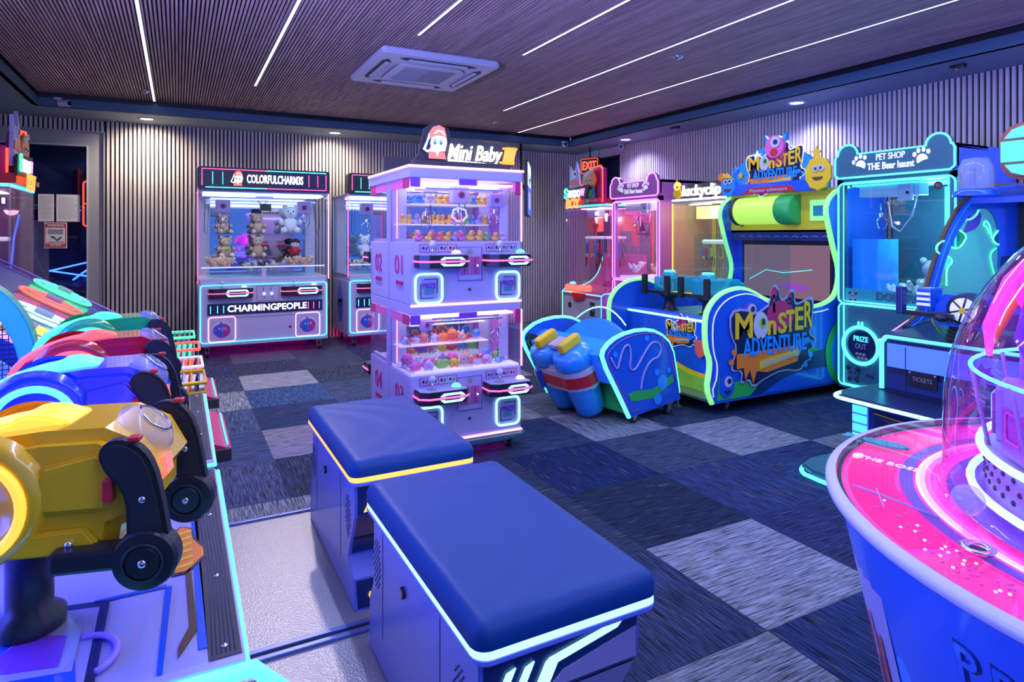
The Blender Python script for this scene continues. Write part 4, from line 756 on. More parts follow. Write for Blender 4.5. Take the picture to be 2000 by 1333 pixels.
# ================= bear-eared doll machines =================
def pet_machine(label, X, Y, neon, plate, glass, side, wide_light, logo):
    t = thing('claw_machine', label, 'claw machine', (X, Y, 0), -90, 'bear-eared doll claw machines')
    w, d = .455, .80
    b = MB(); b.box(-w, w, .01, d, .10, .80, plate, .008); b.box(-w, -w + .05, 0, .05, .8, 1.80, plate); b.box(w - .05, w, 0, .05, .8, 1.80, plate); b.box(-w, w, 0, .05, 1.76, 1.81, plate)
    b.box(-w, -w + .03, d - .04, d, .8, 1.8, plate); b.box(w - .03, w, .0, d, 1.78, 2.0, side); b.box(-w, w, d - .03, d, 1.76, 2.0, side); b.box(-w, -w + .03, 0, d, 1.78, 2.0, side); b.box(-w, w, 0.0, d, 1.97, 2.0, side); b.box(w - .012, w, .05, d, .8, 1.78, side); b.box(-w + .03, w - .012, d - .012, d, .8, 1.78, plate if logo else 'slat_wall'); b.build('cabinet', t)
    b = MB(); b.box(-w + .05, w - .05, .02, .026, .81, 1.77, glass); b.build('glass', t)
    b = MB(); b.box(-w + .05, w - .02, .08, d - .05, .80, .84, 'w_glowwhite'); b.box(-w + .05, -w + .26, .12, .40, .84, 1.32, 'sky' if logo else 'acrylic_pink'); b.box(-.02, .08, d - .06, d - .03, .84, 1.75, neon if logo else 'white'); b.build('tank_floor', t)
    b = MB(); b.box(-w + .06, w - .06, .10, .5, 1.75, 1.765, wide_light); b.build('tank_light', t)
    # header with ears
    ear = lambda s: [(s * .345 + .085 * math.cos(R(a)), 2.0 + .085 * math.sin(R(a)) * .95) for a in (range(0, 181, 20) if s > 0 else range(0, 181, 20))]
    hp = [(w, 1.84), (w, 1.97), (w - .015, 2.0)] + ear(1)[0:1] + ear(1)[1:] + ear(-1)[0:] + [(-w + .015, 2.0), (-w, 1.97), (-w, 1.84), (-w + .03, 1.815), (w - .03, 1.815)]
    b = MB(); b.prism(hp, 'y', -.03, .02, plate); b.build('header', t)
    b = MB(); b.tube([(p[0], -.034, p[1]) for p in hp], .008, neon, True, 8); b.build('neon_outline', t)
    b = MB(); b.text('PET SHOP', .07, (0, -.033, 1.955), 'w_glowwhite', width=.22, depth=.003, bold=.001); b.text('THE Bear haunt', .075, (0, -.033, 1.885), 'w_glowwhite', width=.36, depth=.003, bold=.002)
    for s in (-1, 1):
        cx, cz = s * .235, 1.915
        b.prism([(cx + .040 * math.cos(R(a)), cz - .01 + .042 * math.sin(R(a))) for a in range(-40 if s < 0 else 0, 181 if s < 0 else 221, 20)] + [(cx, cz - .02)], 'y', -.036, -.03, 'w_glowwhite')
        for k, a in enumerate((150, 115, 80, 45)):
            a += 5 - 5 * s; b.prism([(cx + .062 * math.cos(R(a)) + q[0], cz + .062 * math.sin(R(a)) + q[1]) for q in disc(0, 0, .013, .019, 12)], 'y', -.036, -.03, 'w_glowwhite')
    b.build('lettering', t)
    b = MB(); b.tube(rrect(0, 1.285, .89, .98, .05, -.006), .007, neon, True, 8); b.tube(rrect(0, 1.29, .80, .95, .01, -.004), .0045, neon, True, 8); b.build('window_neon', t)
    b = MB(); b.tube(rrect(0, .46, .89, .66, .04, -.004), .006, neon, True, 8); b.tube([(-w + .06, -.008, .14), (-w + .06, -.008, .78)], .006, neon); b.tube([(-w + .06, -.008, .14), (w, -.008, .14)], .006, neon); b.build('lower_neon', t)
    b = MB(); b.cyl((-.25, -.004, .47), .115, .01, 'navy', 'y', 32); b.text('PRIZE', .06, (-.25, -.01, .52), neon if logo else 'lilac', width=.12, depth=.001); b.text('OUT', .06, (-.25, -.01, .46), 'lilac', width=.09, depth=.001)
    for i_ in range(4):
        for j_ in range(3 - i_ // 2): b.prism([(-.30 + .03 * j_ + .015 * i_, .40 - .03 * i_), (-.285 + .03 * j_ + .015 * i_, .415 - .03 * i_), (-.27 + .03 * j_ + .015 * i_, .40 - .03 * i_), (-.285 + .03 * j_ + .015 * i_, .385 - .03 * i_)], 'y', -.008, -.004, 'grey')
    b.build('prize_door', t)
    b = MB(); b.tube([(-.25 + .145 * math.cos(R(a)), -.014, .47 + .145 * math.sin(R(a))) for a in range(0, 360, 10)], .015, neon, True, 8); b.tube([(-.265, -.014, .62), (-.265, -.014, .66)], .008, neon); b.tube([(-.235, -.014, .62), (-.235, -.014, .66)], .008, neon); b.build('neon_ring', t)
    if logo:
        b = MB(); b.box(-w + .06, w - .06, .012, .018, .82, .92, 'teal'); b.text('DOLL PARK', .085, (.08, .008, .87), 'tealplate', width=.44, bold=.003, depth=.002)
        for (cx, cz, s) in ((-.33, .86, 1), (-.32, .24, 1.6)):
            yy = .010 if cz > .5 else -.004
            b.prism(disc(cx, cz, .03 * s, .026 * s), 'y', yy, yy + .004, 'grey' if cz > .5 else 'tealplate')
            for q in (-1, 1): b.prism(disc(cx + q * .026 * s, cz + .022 * s, .012 * s), 'y', yy, yy + .004, 'ink'); b.prism(disc(cx + q * .012 * s, cz, .006 * s), 'y', yy - .002, yy, 'ink'); b.prism(disc(cx + q * .02 * s, cz - .035 * s, .010 * s, .012 * s), 'y', yy, yy + .004, 'ink')
        b.box(-.10, -.02, -.006, -.002, .22, .30, 'tealplate'); b.box(-.08, -.04, -.008, -.004, .24, .28, 'teal'); b.prism(disc(-.2, .24, .012), 'y', -.006, -.002, 'ink'); b.prism(disc(-.165, .235, .012), 'y', -.006, -.002, 'ink'); b.box(-.16, .4, -.004, .0, .55, .76, 'tealplate'); b.build('panda_decal', t)
        b = MB(); b.cyl((.32, .016, 1.71), .03, -.004, 'ink', 'y', 20); b.text('43', .03, (.32, .010, 1.71), 'coral'); b.build('round_sticker', t)
    else:
        b = MB(); b.box(-.05, .30, .60, .61, .85, 1.68, 'w_glowwhite'); b.box(.26, .28, .595, .60, .9, 1.68, 'grey'); b.build('inner_panel', t)
        b = MB(); b.tube([(.12 + .12 * math.cos(R(a)), .018, 1.45 + .15 * math.sin(R(a))) for a in range(0, 360, 15)], .004, 'magenta', True); b.prism([(.06, 1.40), (.12, 1.54), (.18, 1.40)], 'y', .014, .018, 'magenta'); b.box(.03, .21, .014, .018, 1.36, 1.375, 'magenta'); b.build('round_sticker', t)
    b = MB(); b.box(-.36, .12, .14, .26, 1.66, 1.76, 'white', .004); b.box(-.03, .08, .11, .14, 1.62, 1.76, 'white', .006); b.sph((.05, .10, 1.68), .012, 'ink', 8); b.build('gantry', t)
    claw_unit(t, -.22, .2, 1.72, .08, .8, box=False)
    b = MB(); b.tube([(-.16, .2, 1.62), (-.12, .19, 1.42), (-.05, .18, 1.38), (.04, .18, 1.5), (.09, .17, 1.68)], .006, 'white'); b.build('cable', t)
    p_ = Matrix.Translation((X, Y, 0)) @ Matrix.Rotation(R(-90), 4, 'Z') @ Vector((.1, .35, 1.6)); point(tuple(p_), (.55, .95, 1.0) if logo else (.9, .80, 1.0), 8, .06)
    for (x, y) in ((-.38, .08), (.38, .08), (-.38, .72), (.38, .72)): caster(t, x, y, .035)
    return t
pet_machine('pink PET SHOP bear-eared claw machine beside the corner SHADOW BOY machine', 5.08 - .16, 6.12, 'n_violet', 'pinkplate', 'acrylic_lilac', 'pinkplate', 'l_white', False)
pet_machine('teal PET SHOP bear-eared claw machine with DOLL PARK on its window', 4.83, 2.925, 'n_cyan', 'tealplate', 'acrylic_teal', 'blue', 'n_cyan_soft', True)
M_ = Matrix.Translation((4.83, 2.925, 0)) @ Matrix.Rotation(R(-90), 4, 'Z')
for k, (x, y, me_, nm, s) in enumerate(((-.02, .56, BEAR_G, 'grey bear sitting upright', 1.3), (.04, .24, BEAR_G, 'grey bear lying', .8), (.25, .26, BEAR_W, 'white bear sitting at the right', 1.15), (.31, .60, BEAR_T, 'tan bear lying behind', .9), (-.12, .2, BEAR_W, 'small white bear lying', .55))):
    put(me_, 'teddy_bear', f'{nm} inside the teal DOLL PARK machine', 'plush toy', M_ @ Vector((x, y, .84 + (.05 if 'lying' in nm else 0))), -90 + (k * 50 - 100) % 90 - 30, 'plush bears in the teal machine', s, rx=-60 if 'lying' in nm else 0)
M_ = Matrix.Translation((4.92, 6.12, 0)) @ Matrix.Rotation(R(-90), 4, 'Z')
for k, (x, y, me_, nm) in enumerate(((-.28, .2, BEAR_W, 'white bear'), (-.02, .35, BEAR_T, 'tan bear'), (.24, .22, BEAR_W, 'white bear'))):
    put(me_, 'teddy_bear', f'{nm} inside the pink PET SHOP machine, {ORD[k]} from the left', 'plush toy', M_ @ Vector((x, y, .89)), -90 + 30 * k, 'plush bears in the pink machine', .8, rx=-55)

# ================= yellow clip machine =================
t = thing('claw_machine', 'yellow luckyclip clip machine between the pink machine and monster game', 'claw machine', (4.98, 5.12, 0), -90)
w, d = .40, .64
b = MB(); b.box(-w, w, 0, d, .0, .66, 'yellowplate', .008); b.box(-w, w, 0, d, 1.71, 1.76, 'grey', .004); b.box(w - .04, w, d - .2, d, .66, 1.71, 'yellowplate'); b.box(-w, -w + .03, d - .03, d, .66, 1.71, 'yellowplate'); b.box(w - .03, w, .02, .06, .66, 1.71, 'lilac'); b.box(-w + .02, w - .02, .02, d, .66, .69, 'w_glowwhite'); b.build('cabinet', t)
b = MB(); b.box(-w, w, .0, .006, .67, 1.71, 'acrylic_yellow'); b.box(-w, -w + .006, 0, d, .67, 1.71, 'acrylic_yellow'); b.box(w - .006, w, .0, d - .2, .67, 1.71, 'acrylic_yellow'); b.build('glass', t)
b = MB(); b.box(-w + .06, w - .1, .3, .42, 1.54, 1.68, 'l_yellow'); b.box(-w + .15, -.0, .1, .2, 1.69, 1.70, 'l_white'); b.box(w - .08, w - .01, d - .22, d - .2, 1.35, 1.7, 'l_yellow'); b.build('tank_light', t)
b = MB(); b.tube([(-w, -.005, .68), (-w, -.005, 1.71)], .008, 'n_yellow'); b.tube([(-w, -.008, 1.745), (w, -.008, 1.745)], .010, 'n_white'); b.build('neon_tube', t)
b = MB(); b.tube([(.10 + .26 * math.cos(R(a)), .30 + .20 * math.sin(R(a)), 1.28) for a in range(0, 360, 15)], .022, 'w_glowwhite', True, 8); b.tube([(.1, .30, 1.28), (.1, .30, 1.7)], .02, 'chrome'); b.build('hanging_ring', t)
b = MB(); b.text('luckyclip', .17, (.06, -.03, 1.835), 'n_white', width=.56, bold=.001, depth=.008, shear=.1); b.prism([(-.22, 1.76), (-.21, 1.90), (.36, 1.93), (.38, 1.78)], 'y', -.012, -.004, 'ink'); b.build('lettering', t)
b = MB(); b.prism(disc(-.31, 1.90, .05, .05), 'y', -.03, 0, 'n_yellow', .004); b.prism(disc(-.31, 1.82, .065, .055), 'y', -.028, 0, 'yellow', .004); b.prism(disc(-.295, 1.89, .012), 'y', -.036, -.03, 'ink'); b.prism([(-.25, 1.90), (-.22, 1.885), (-.25, 1.875)], 'y', -.03, -.01, 'orange'); b.prism([(-.34, 1.94), (-.32, 1.98), (-.30, 1.94)], 'y', -.02, -.01, 'yellow'); b.build('chick_figure', t)
b = MB(Matrix.Translation((w + .001, 0, 0)) @ Matrix.Rotation(R(90), 4, 'Z')); b.text('lucky', .11, (.48, -.003, 1.10), 'white', bold=.003, shear=.1); b.build('side_lettering', t)
M_ = Matrix.Translation((4.98, 5.12, 0)) @ Matrix.Rotation(R(-90), 4, 'Z')
for a in range(16):
    p = M_ @ Vector((.10 + .26 * math.cos(a * PI / 8), .30 + .20 * math.sin(a * PI / 8), 1.265)); k = (a * 3) % 8
    put(CH[k], 'keychain', f'{CHN[k]} keychain on the luckyclip machine ring, {ORD[a % 8]} on its {"rear" if a < 8 else "front"}', 'keychain', p, -90 + a * 22, 'keychains in the luckyclip machine', .95)
for k, (x, y) in enumerate(((-.28, .2), (-.12, .38), (.06, .2), (.22, .38))):
    put([BEAR_T, BEAR_G, BEAR_W, BEAR_T][k], 'teddy_bear', f'{["tan", "grey", "white", "tan"][k]} bear lying in the luckyclip machine, {ORD[k]} from the left', 'plush toy', M_ @ Vector((x, y, .74)), -90 + 40 * k, 'bears in the luckyclip machine', .65, rx=-60)

point((5.25, 5.1, 1.6), (1.0, .95, .70), 9, .05)
# ================= monster water-shooter =================
MX0 = 3.44
t = thing('arcade_machine', 'big blue and green MONSTER ADVENTURE water shooting game', 'arcade machine', (MX0, 4.06, 0), -90)
near = [(3.512, .10), (3.456, .215), (3.486, .345), (3.490, .427), (3.456, .502), (3.44, .608), (3.445, .755), (3.496, .839), (3.585, .903), (3.69, .933), (3.814, .94), (3.931, .908), (4.067, .842), (4.236, .793), (4.41, .755), (4.534, .749), (4.718, .76), (4.86, .80), (4.93, .86), (4.97, .98), (4.965, 1.09), (4.91, 1.22), (4.836, 1.436), (4.80, 1.564), (4.84, 1.659), (4.956, 1.73), (5.1, 1.76)]
near = smooth([(p[0] - MX0, p[1]) for p in near], 1)
for s in (1, -1):
    x0, x1 = (.565, .61) if s > 0 else (-.61, -.565)
    b = MB(); b.prism(near + [(2.15, 1.76), (2.15, .10)], 'x', x0, x1, 'blue'); o = b.build('side_panel', t)
    b = MB(); b.tube([((x0 + x1) / 2, y, z) for (y, z) in near], .024, 'n_lime', n=8); b.build('neon_edge', o)
    b = MB(); xx = x1 + .004 if s > 0 else x0 - .004; b.tube([(xx, y + .05 * (1 if z > .3 else .6), z - .035) for (y, z) in near[2:34]], .005, 'w_glowwhite'); b.build('outline_stripe', o)
# console between the panels
b = MB(); b.prism([(.22, .12), (.20, .66), (.26, .70), (1.0, .62), (1.45, .72), (1.5, .72), (1.5, .12)], 'x', -.565, .565, 'blue'); b.box(-.565, .565, .215, .218, .5, .505, 'navy'); b.build('console', t)
b = MB(); f = [(-.56, .12), (-.56, .30), (-.35, .38), (-.12, .33), (.15, .24), (.4, .22), (.56, .28), (.56, .12)]; b.prism(smooth(f[1:7], 2) + [(.56, .12), (-.56, .12)], 'y', .205, .212, 'lime'); b.prism([(p[0], p[1] + .035) for p in smooth(f[1:7], 2)] + [(.56, .12), (-.56, .12)], 'y', .212, .215, 'yellow'); b.prism([(p[0] * .9 + .1, p[1] + .16) for p in smooth([(-.6, .14), (-.3, .22), (0, .12), (.3, .10), (.5, .2)], 2)] + [(.56, .12), (-.5, .12)], 'y', .215, .218, 'darkblue'); b.build('front_stripes', t)
b = MB(); b.tube([(-.56, .195, .675), (.56, .195, .675)], .010, 'n_ice'); b.build('edge_light', t)
b = MB(); b.box(-.50, .50, .34, 1.0, .668, .675, 'teal'); b.box(-.1, .5, .55, .9, .676, .68, 'lime'); b.build('deck_plate', t)
b = MB(); b.box(-.56, .56, .25, 2.1, .10, .13, 'black'); b.box(-.55, .55, .06, .22, .10, .118, 'steel'); b.build('underframe', t)
def monster_logo(b, cx, cz, s, y, light=False):
    """MONSTER over ADVENTURE with splashes and a banner"""
    g = lambda pts: [(cx + p[0] * s, cz + p[1] * s) for p in pts]
    out = [(-.50, -.10), (-.44, .03), (-.52, .16), (-.52, .34), (-.36, .36), (-.22, .30), (-.10, .36), (-.05, .38), (-.03, .52), (.05, .54), (.08, .42), (.16, .42), (.22, .50), (.27, .48), (.26, .40), (.30, .36), (.46, .42), (.52, .40), (.50, .20), (.46, .08), (.56, .04), (.52, -.04), (.44, -.06), (.50, -.14), (.40, -.16), (.34, -.24), (.12, -.20), (-.12, -.26), (-.26, -.32), (-.30, -.24), (-.40, -.28), (-.38, -.16), (-.50, -.16)]
    b.prism(g(smooth(out, 1, True)), 'y', y - .002, y, 'w_glowwhite' if light else 'lilac'); b.prism([(cx + (p[0] - cx) * .96, cz + (p[1] - cz) * .94) for p in g(smooth(out, 1, True))], 'y', y - .004, y - .002, 'navy')
    b.prism(g([(-.44, -.02), (-.44, -.14), (-.36, -.14), (-.34, -.24), (-.29, -.16), (-.25, -.28), (-.21, -.18), (-.08, -.20), (.30, -.14), (.28, .0)]), 'y', y - .006, y - .004, 'orange'); b.prism(g([(.30, -.12), (.36, -.02), (.48, .02), (.44, .06), (.28, .04)]), 'y', y - .006, y - .004, 'sky')
    b.prism(g(disc(.08, .27, .17, .13, 20)), 'y', y - .006, y - .004, 'magenta'); b.prism(g(disc(0, .47, .035, .05, 12)), 'y', y - .006, y - .004, 'magenta'); b.prism(g([(-.015, .3), (.015, .3), (.012, .45), (-.012, .45)]), 'y', y - .006, y - .004, 'magenta'); b.prism(g(disc(.20, .43, .022, .035, 12)), 'y', y - .006, y - .004, 'magenta'); b.prism(g([(.17, .36), (.19, .36), (.21, .42), (.19, .42)]), 'y', y - .006, y - .004, 'magenta')
    for ch, x, z, sz in (('M', -.36, .20, .30), ('n', -.03, .19, .24), ('S', .10, .195, .24), ('T', .20, .205, .26), ('E', .31, .22, .28), ('R', .425, .25, .32)): b.text(ch, sz * s, (cx + x * s, y - .008, cz + z * s), 'yellow', bold=.006 * s, depth=.002, width=(.20 if ch == 'M' else .105) * s)
    b.prism(g(disc(-.165, .20, .085, .115, 24)), 'y', y - .012, y - .006, 'white'); b.prism(g(disc(-.145, .22, .04, .05, 16)), 'y', y - .014, y - .012, 'lime'); b.prism(g(disc(-.14, .23, .022, .03, 12)), 'y', y - .016, y - .014, 'ink')
    b.text('ADVENTURE', .21 * s, (cx + .02 * s, y - .010, cz + .02 * s), 'sky', bold=.004 * s, depth=.002, width=.78 * s)
    b.prism(g([(-.18, -.17), (.30, -.09), (.30, -.03), (-.18, -.10)]), 'y', y - .010, y - .008, 'yellow'); b.text('Monster adventure', .07 * s, (cx + .06 * s, y - .013, cz - .098 * s), 'white', width=.42 * s, depth=.001, T=Matrix.Rotation(R(-8), 4, 'Y'))
    for p in ((-.47, .0), (-.50, -.08)): b.prism(g(disc(p[0], p[1], .03, .025, 12)), 'y', y - .006, y - .003, 'orange')
    for p in ((.50, .0), (.47, -.10), (.40, -.18)): b.prism(g(disc(p[0], p[1], .03, .025, 12)), 'y', y - .006, y - .003, 'sky')
def eyeball(b, cx, cz, r, y, c):
    b.prism(disc(cx, cz, r, r * 1.15), 'y', y - .003, y, c); b.prism(disc(cx + r * .2, cz + r * .45, r * .55), 'y', y - .005, y - .003, 'white'); b.prism(disc(cx + r * .3, cz + r * .5, r * .28), 'y', y - .007, y - .005, 'darkblue'); b.prism(disc(cx + r * .1, cz - r * .4, r * .5, r * .4, 14, 180, 360), 'y', y - .005, y - .003, 'darkblue')
# side art on the near panel (its face looks toward -Y in the room)
SA = MB(Matrix.Translation((.611, 0, 0)) @ Matrix.Rotation(R(90), 4, 'Z'))
SA.prism([(.10, .12), (.12, .30)] + smooth([(.14, .24), (.40, .24), (.62, .40), (1.0, .46), (1.6, .34)], 2) + [(2.1, .34), (2.1, .12)], 'y', -.003, 0, 'green')
SA.prism(smooth([(.44, .12), (.60, .24), (.85, .34), (1.25, .42), (1.7, .36), (2.1, .34)], 2) + [(2.1, .12)], 'y', -.005, -.003, 'darkblue'); SA.prism(smooth([(.58, .12), (.75, .20), (1.0, .25), (1.3, .26), (1.6, .22), (1.8, .12)], 2), 'y', -.007, -.005, 'blue')
eyeball(SA, .44, .74, .085, -.003, 'purple'); eyeball(SA, .19, .22, .075, -.008, 'blue'); SA.prism(disc(1.62, .36, .30, .30, 24), 'y', -.009, -.007, 'green'); SA.prism(disc(1.64, .36, .25, .26, 24), 'y', -.011, -.009, 'sky')
monster_logo(SA, .69, .47, .92, -.012); SA.build('side_art', t)
b = MB(); monster_logo(b, .12, .53, .34, .196, True); b.prism([(.28, .52), (.40, .53), (.40, .42), (.34, .38), (.29, .42)], 'y', .19, .196, 'coral'); b.build('console_logo', t)
# tall cabinet: screen, drum, marquee
b = MB(); b.box(-.565, .565, 1.60, 2.1, .12, 1.76, 'blue'); b.box(-.565, .565, 1.50, 1.62, 1.30, 1.40, 'darkblue'); b.box(-.565, .565, 1.5, 1.62, 1.38, 1.76, 'yellowplate'); b.build('tower', t)
b = MB(); b.box(-.50, .50, 1.585, 1.60, .72, 1.30, 'black'); b.box(-.47, .47, 1.58, 1.585, .77, 1.26, 'scr_pink'); b.tube([(-.4, 1.575, .92), (-.2, 1.575, 1.02), (.0, 1.575, 1.0), (.3, 1.575, 1.04)], .003, 'n_cyan_soft'); b.prism([(-.1, .86), (.1, .92), (.3, .88), (.2, .84)], 'y', 1.575, 1.58, 'pink'); b.build('screen', t)
b = MB(); b.box(-.54, .54, .98, .986, .70, 1.36, 'acrylic_blue', T=Matrix.Translation((0, 0, 0)) @ Matrix.Shear('XZ', 4, (0, 0)) if False else None); b.build('splash_guard', t)
b = MB(); b.lathe([(.0, -.33), (.125, -.33), (.13, -.31), (.13, .31), (.125, .33), (.0, .33)], (-.10, 1.47, 1.585), 'drum_lime', 'x', 32); b.build('drum', t)
b = MB(); b.lathe([(.132, .17), (.136, .18), (.136, .34), (.12, .345), (.0, .345)], (-.10, 1.47, 1.585), 'green', 'x', 32); b.build('drum_cap', t); b = MB(); b.lathe([(.136, -.345), (.136, -.30), (.131, -.30)], (-.10, 1.47, 1.585), 'ink', 'x', 32); b.build('drum_cap', t)
b = MB()
for (cx, ww) in ((.43, .17), (-.50, .10)): b.box(cx - ww / 2, cx + ww / 2, 1.488, 1.50, 1.48, 1.66, 'n_lime'); b.box(cx - ww / 3.4, cx + ww / 3.4, 1.482, 1.488, 1.52, 1.61, 'teal')
b.build('light_frame', t)
b = MB()
for k in range(10): b.tube([(-.45 + .1 * k, 1.497, 1.335), (-.42 + .1 * k, 1.497, 1.345), (-.38 + .1 * k, 1.497, 1.335)], .003, 'lilac')
b.build('wave_line', t)
y = 1.42
b = MB(); b.prism([(-.60, 1.76), (-.56, 1.90), (-.40, 2.02), (-.2, 2.14), (-.08, 2.18), (.18, 2.16), (.36, 2.06), (.50, 1.95), (.56, 1.84), (.56, 1.76)], 'y', y, y + .05, 'sky', .004); b.prism([(-.48, 1.74), (-.40, 1.84), (.36, 1.84), (.46, 1.74)], 'y', y - .03, y, 'blue', .004); b.prism([(-.32, 1.745), (-.24, 1.80), (.22, 1.80), (.28, 1.745)], 'y', y - .034, y - .03, 'red'); b.text('Monster adventure', .05, (-.02, y - .038, 1.772), 'white', width=.42, depth=.001); b.build('marquee', t)
b = MB(); monster_logo(b, .03, 1.90, .62, y - .012, True); b.build('marquee_logo', t)
b = MB(); b.prism(disc(.06, 2.16, .105, .105, 24), 'y', y - .05, y, 'pink', .006)
for s in (-1, 1): b.prism([(.06 + s * .06, 2.22), (.06 + s * .12, 2.28), (.06 + s * .11, 2.20)], 'y', y - .03, y, 'sky')
b.prism(disc(.08, 2.20, .05), 'y', y - .06, y - .05, 'white'); b.prism(disc(.085, 2.20, .024), 'y', y - .065, y - .06, 'darkblue'); b.prism(disc(.06, 2.11, .04, .035, 14), 'y', y - .055, y - .05, 'red'); b.build('one_eyed_figure', t)
for (cx, cz, c, lb) in ((.50, 1.88, 'yellow', 'yellow furry figure'), (-.50, 1.84, 'sky', 'blue figure')):
    b = MB(); r = .12 if c == 'yellow' else .09
    b.prism([(cx + r * (1 + .08 * (k % 2)) * math.cos(R(k * 18)), cz + r * 1.15 * (1 + .08 * (k % 2)) * math.sin(R(k * 18))) for k in range(20)], 'y', y - .04, y - .01, c, .004); b.prism(disc(cx - .02, cz + .04, .028), 'y', y - .05, y - .04, 'white'); b.prism(disc(cx + .04, cz + .045, .028), 'y', y - .05, y - .04, 'white'); b.prism(disc(cx - .015, cz + .04, .012), 'y', y - .054, y - .05, 'ink'); b.prism(disc(cx + .035, cz + .045, .012), 'y', y - .054, y - .05, 'ink'); b.prism(disc(cx, cz - .03, .05, .03, 12, 180, 360), 'y', y - .045, y - .04, 'brown')
    if c == 'sky': b.prism(disc(cx - .08, cz + .09, .04), 'y', y - .045, y - .015, 'orange'); b.prism([(cx - .08, cz + .08), (cx, cz + .13), (cx + .09, cz + .05), (cx, cz + .08)], 'y', y - .05, y - .04, 'yellow')
    lab(b.build('side_figure', t), lb)
b = MB()
for (cx, cz, r, c) in ((-.16, 2.10, .055, 'w_glowwhite'), (-.42, 1.98, .045, 'sky'), (.47, 2.06, .06, 'yellow'), (-.36, 1.93, .04, 'yellow')): b.prism(star(cx, cz, r), 'y', y - .02, y - .005, c, .003)
b.build('star', t)
# two water guns
for k, gx in enumerate((-.35, .12)):
    b = MB(); b.lathe([(.08, .0), (.08, .02), (.05, .04), (.045, .12), (.09, .15), (.09, .17), (.0, .17)], (gx, .50, .66), 'black', n=20); g = b.build('gun_mount', t)
    b = MB(); b.box(gx - .11, gx + .11, .40, .78, .85, .98, 'water_teal', .03, seg=3); b.sph((gx, .50, .98), (.075, .075, .05), 'water_teal', 16); b.cyl((gx, .78, .91), .035, .12, 'water_teal', 'y', 16); b.cyl((gx, .50, 1.02), .05, .015, 'n_cyan_soft', n=18); g = b.build('water_gun', t)
    b = MB(); b.box(gx - .15, gx + .15, .34, .37, .83, .86, 'black', .004); b.build('grip_bar', g)
    for s in (-1, 1): b = MB(); b.box(gx + s * .15 - .022, gx + s * .15 + .022, .315, .36, .82, 1.0, 'rubber', .010); b.build('grip', g)
for (x, y) in ((-.5, .3), (.5, .3), (.0, .18), (-.5, 1.9), (.5, 1.9)): caster(t, x, y, .036)
b = MB(); b.cyl((.25, .05, 0), .03, .01, 'steel', n=16); b.cyl((.25, .05, 0), .009, .10, 'steel', n=10); b.build('levelling_foot', t)

# seat of the monster game: jet-tank back between two panels
t = thing('player_bench', 'blue two-seat bench with twin water tank back in front of the monster game', 'seat', (2.79, 4.07, 0), -82)
sp = smooth([(0, .05), (-.10, .22), (-.272, .50), (-.25, .57), (-.12, .64), (.107, .665), (.30, .63), (.448, .52), (.50, .30), (.54, .10)], 1)
for s in (1, -1):
    x0, x1 = (.44, .475) if s > 0 else (-.475, -.44)
    b = MB(); b.prism(sp, 'x', x0, x1, 'blue'); o = b.build('side_panel', t)
    b = MB(); b.tube([((x0 + x1) / 2, y, z) for (y, z) in sp[:-1]], .019, 'n_mint', n=8); b.build('neon_edge', o)
    if s > 0:
        b = MB(Matrix.Translation((x1 + .001, 0, 0)) @ Matrix.Rotation(R(90), 4, 'Z'))
        b.tube([(y + (.03 if y < .3 else -.03), -.002, z - .02) for (y, z) in sp[1:-2]], .0035, 'pinkplate')
        b.tube(smooth([(-.20, -.003, .50), (-.14, -.003, .40), (-.12, -.003, .46), (-.08, -.003, .56), (-.02, -.003, .58), (0.0, -.003, .50), (-.02, -.003, .40), (.04, -.003, .38), (.12, -.003, .48), (.22, -.003, .58), (.32, -.003, .54), (.30, -.003, .45), (.20, -.003, .44), (.12, -.003, .34), (.10, -.003, .24)], 2), .007, 'lilac')
        b.prism([(-.03, .22), (.06, .235), (.22, .22), (.44, .30), (.46, .25), (.24, .155), (.06, .16), (.0, .17)], 'y', -.003, 0, 'green')
        for (yy, zz, r) in ((.33, .26, .055), (.28, .14, .04), (.27, .34, .025), (.40, .34, .02), (-.16, .52, .02), (.16, .60, .022)): b.prism(disc(yy, zz, r), 'y', -.006, -.003, 'sky')
        b.build('splash_art', o)
    b = MB(); xi = (x0 if s > 0 else x1) - s * .022
    b.prism([(y - .0, z) for (y, z) in [(0, .06), (-.10, .24), (-.25, .50), (-.22, .56), (-.16, .54), (-.03, .22), (.05, .06)]], 'x', min(xi - .02, xi + .02), max(xi - .02, xi + .02), 'black', .004); b.prism([(-.035, .14), (-.19, .42), (-.15, .44), (-.0, .16)], 'x', xi - .021, xi + .021, 'sky'); b.build('handrail', o)
b = MB(); b.box(-.44, .44, .10, .48, .30, .40, 'navy', .02); b.box(-.44, .44, -.02, .50, .07, .30, 'green', .004); b.prism([(-.16, .30), (-.23, .50), (-.05, .58), (.10, .40), (.06, .30)], 'x', -.44, .44, 'sky'); b.build('seat', t)
arch = [(-.44 + .88 * k / 16, .50 + .22 * math.sin(PI * k / 16) ** .8) for k in range(17)]
b = MB(Matrix.Translation((0, -.03, 0)) @ Matrix.Rotation(R(-12), 4, 'X')); b.prism([(-.44, .30)] + arch + [(.44, .30)], 'y', .02, .06, 'sky', .006); b.build('backrest', t)
b = MB(Matrix.Translation((0, -.03, 0)) @ Matrix.Rotation(R(-12), 4, 'X')); a2 = [(x * 1.0, .52 + (z - .50) * 1.0 + .07 * math.sin(PI * (k / 16))) for k, (x, z) in enumerate(arch)]; b.prism(arch[3:14] + a2[3:14][::-1], 'y', .03, .05, 'acrylic_blue'); b.tube([(x, .04, z) for (x, z) in a2[3:14]], .006, 'n_ice'); b.build('clear_arch', t)
TT = Matrix.Translation((.0, -.03, .06)) @ Matrix.Rotation(R(24), 4, 'X')
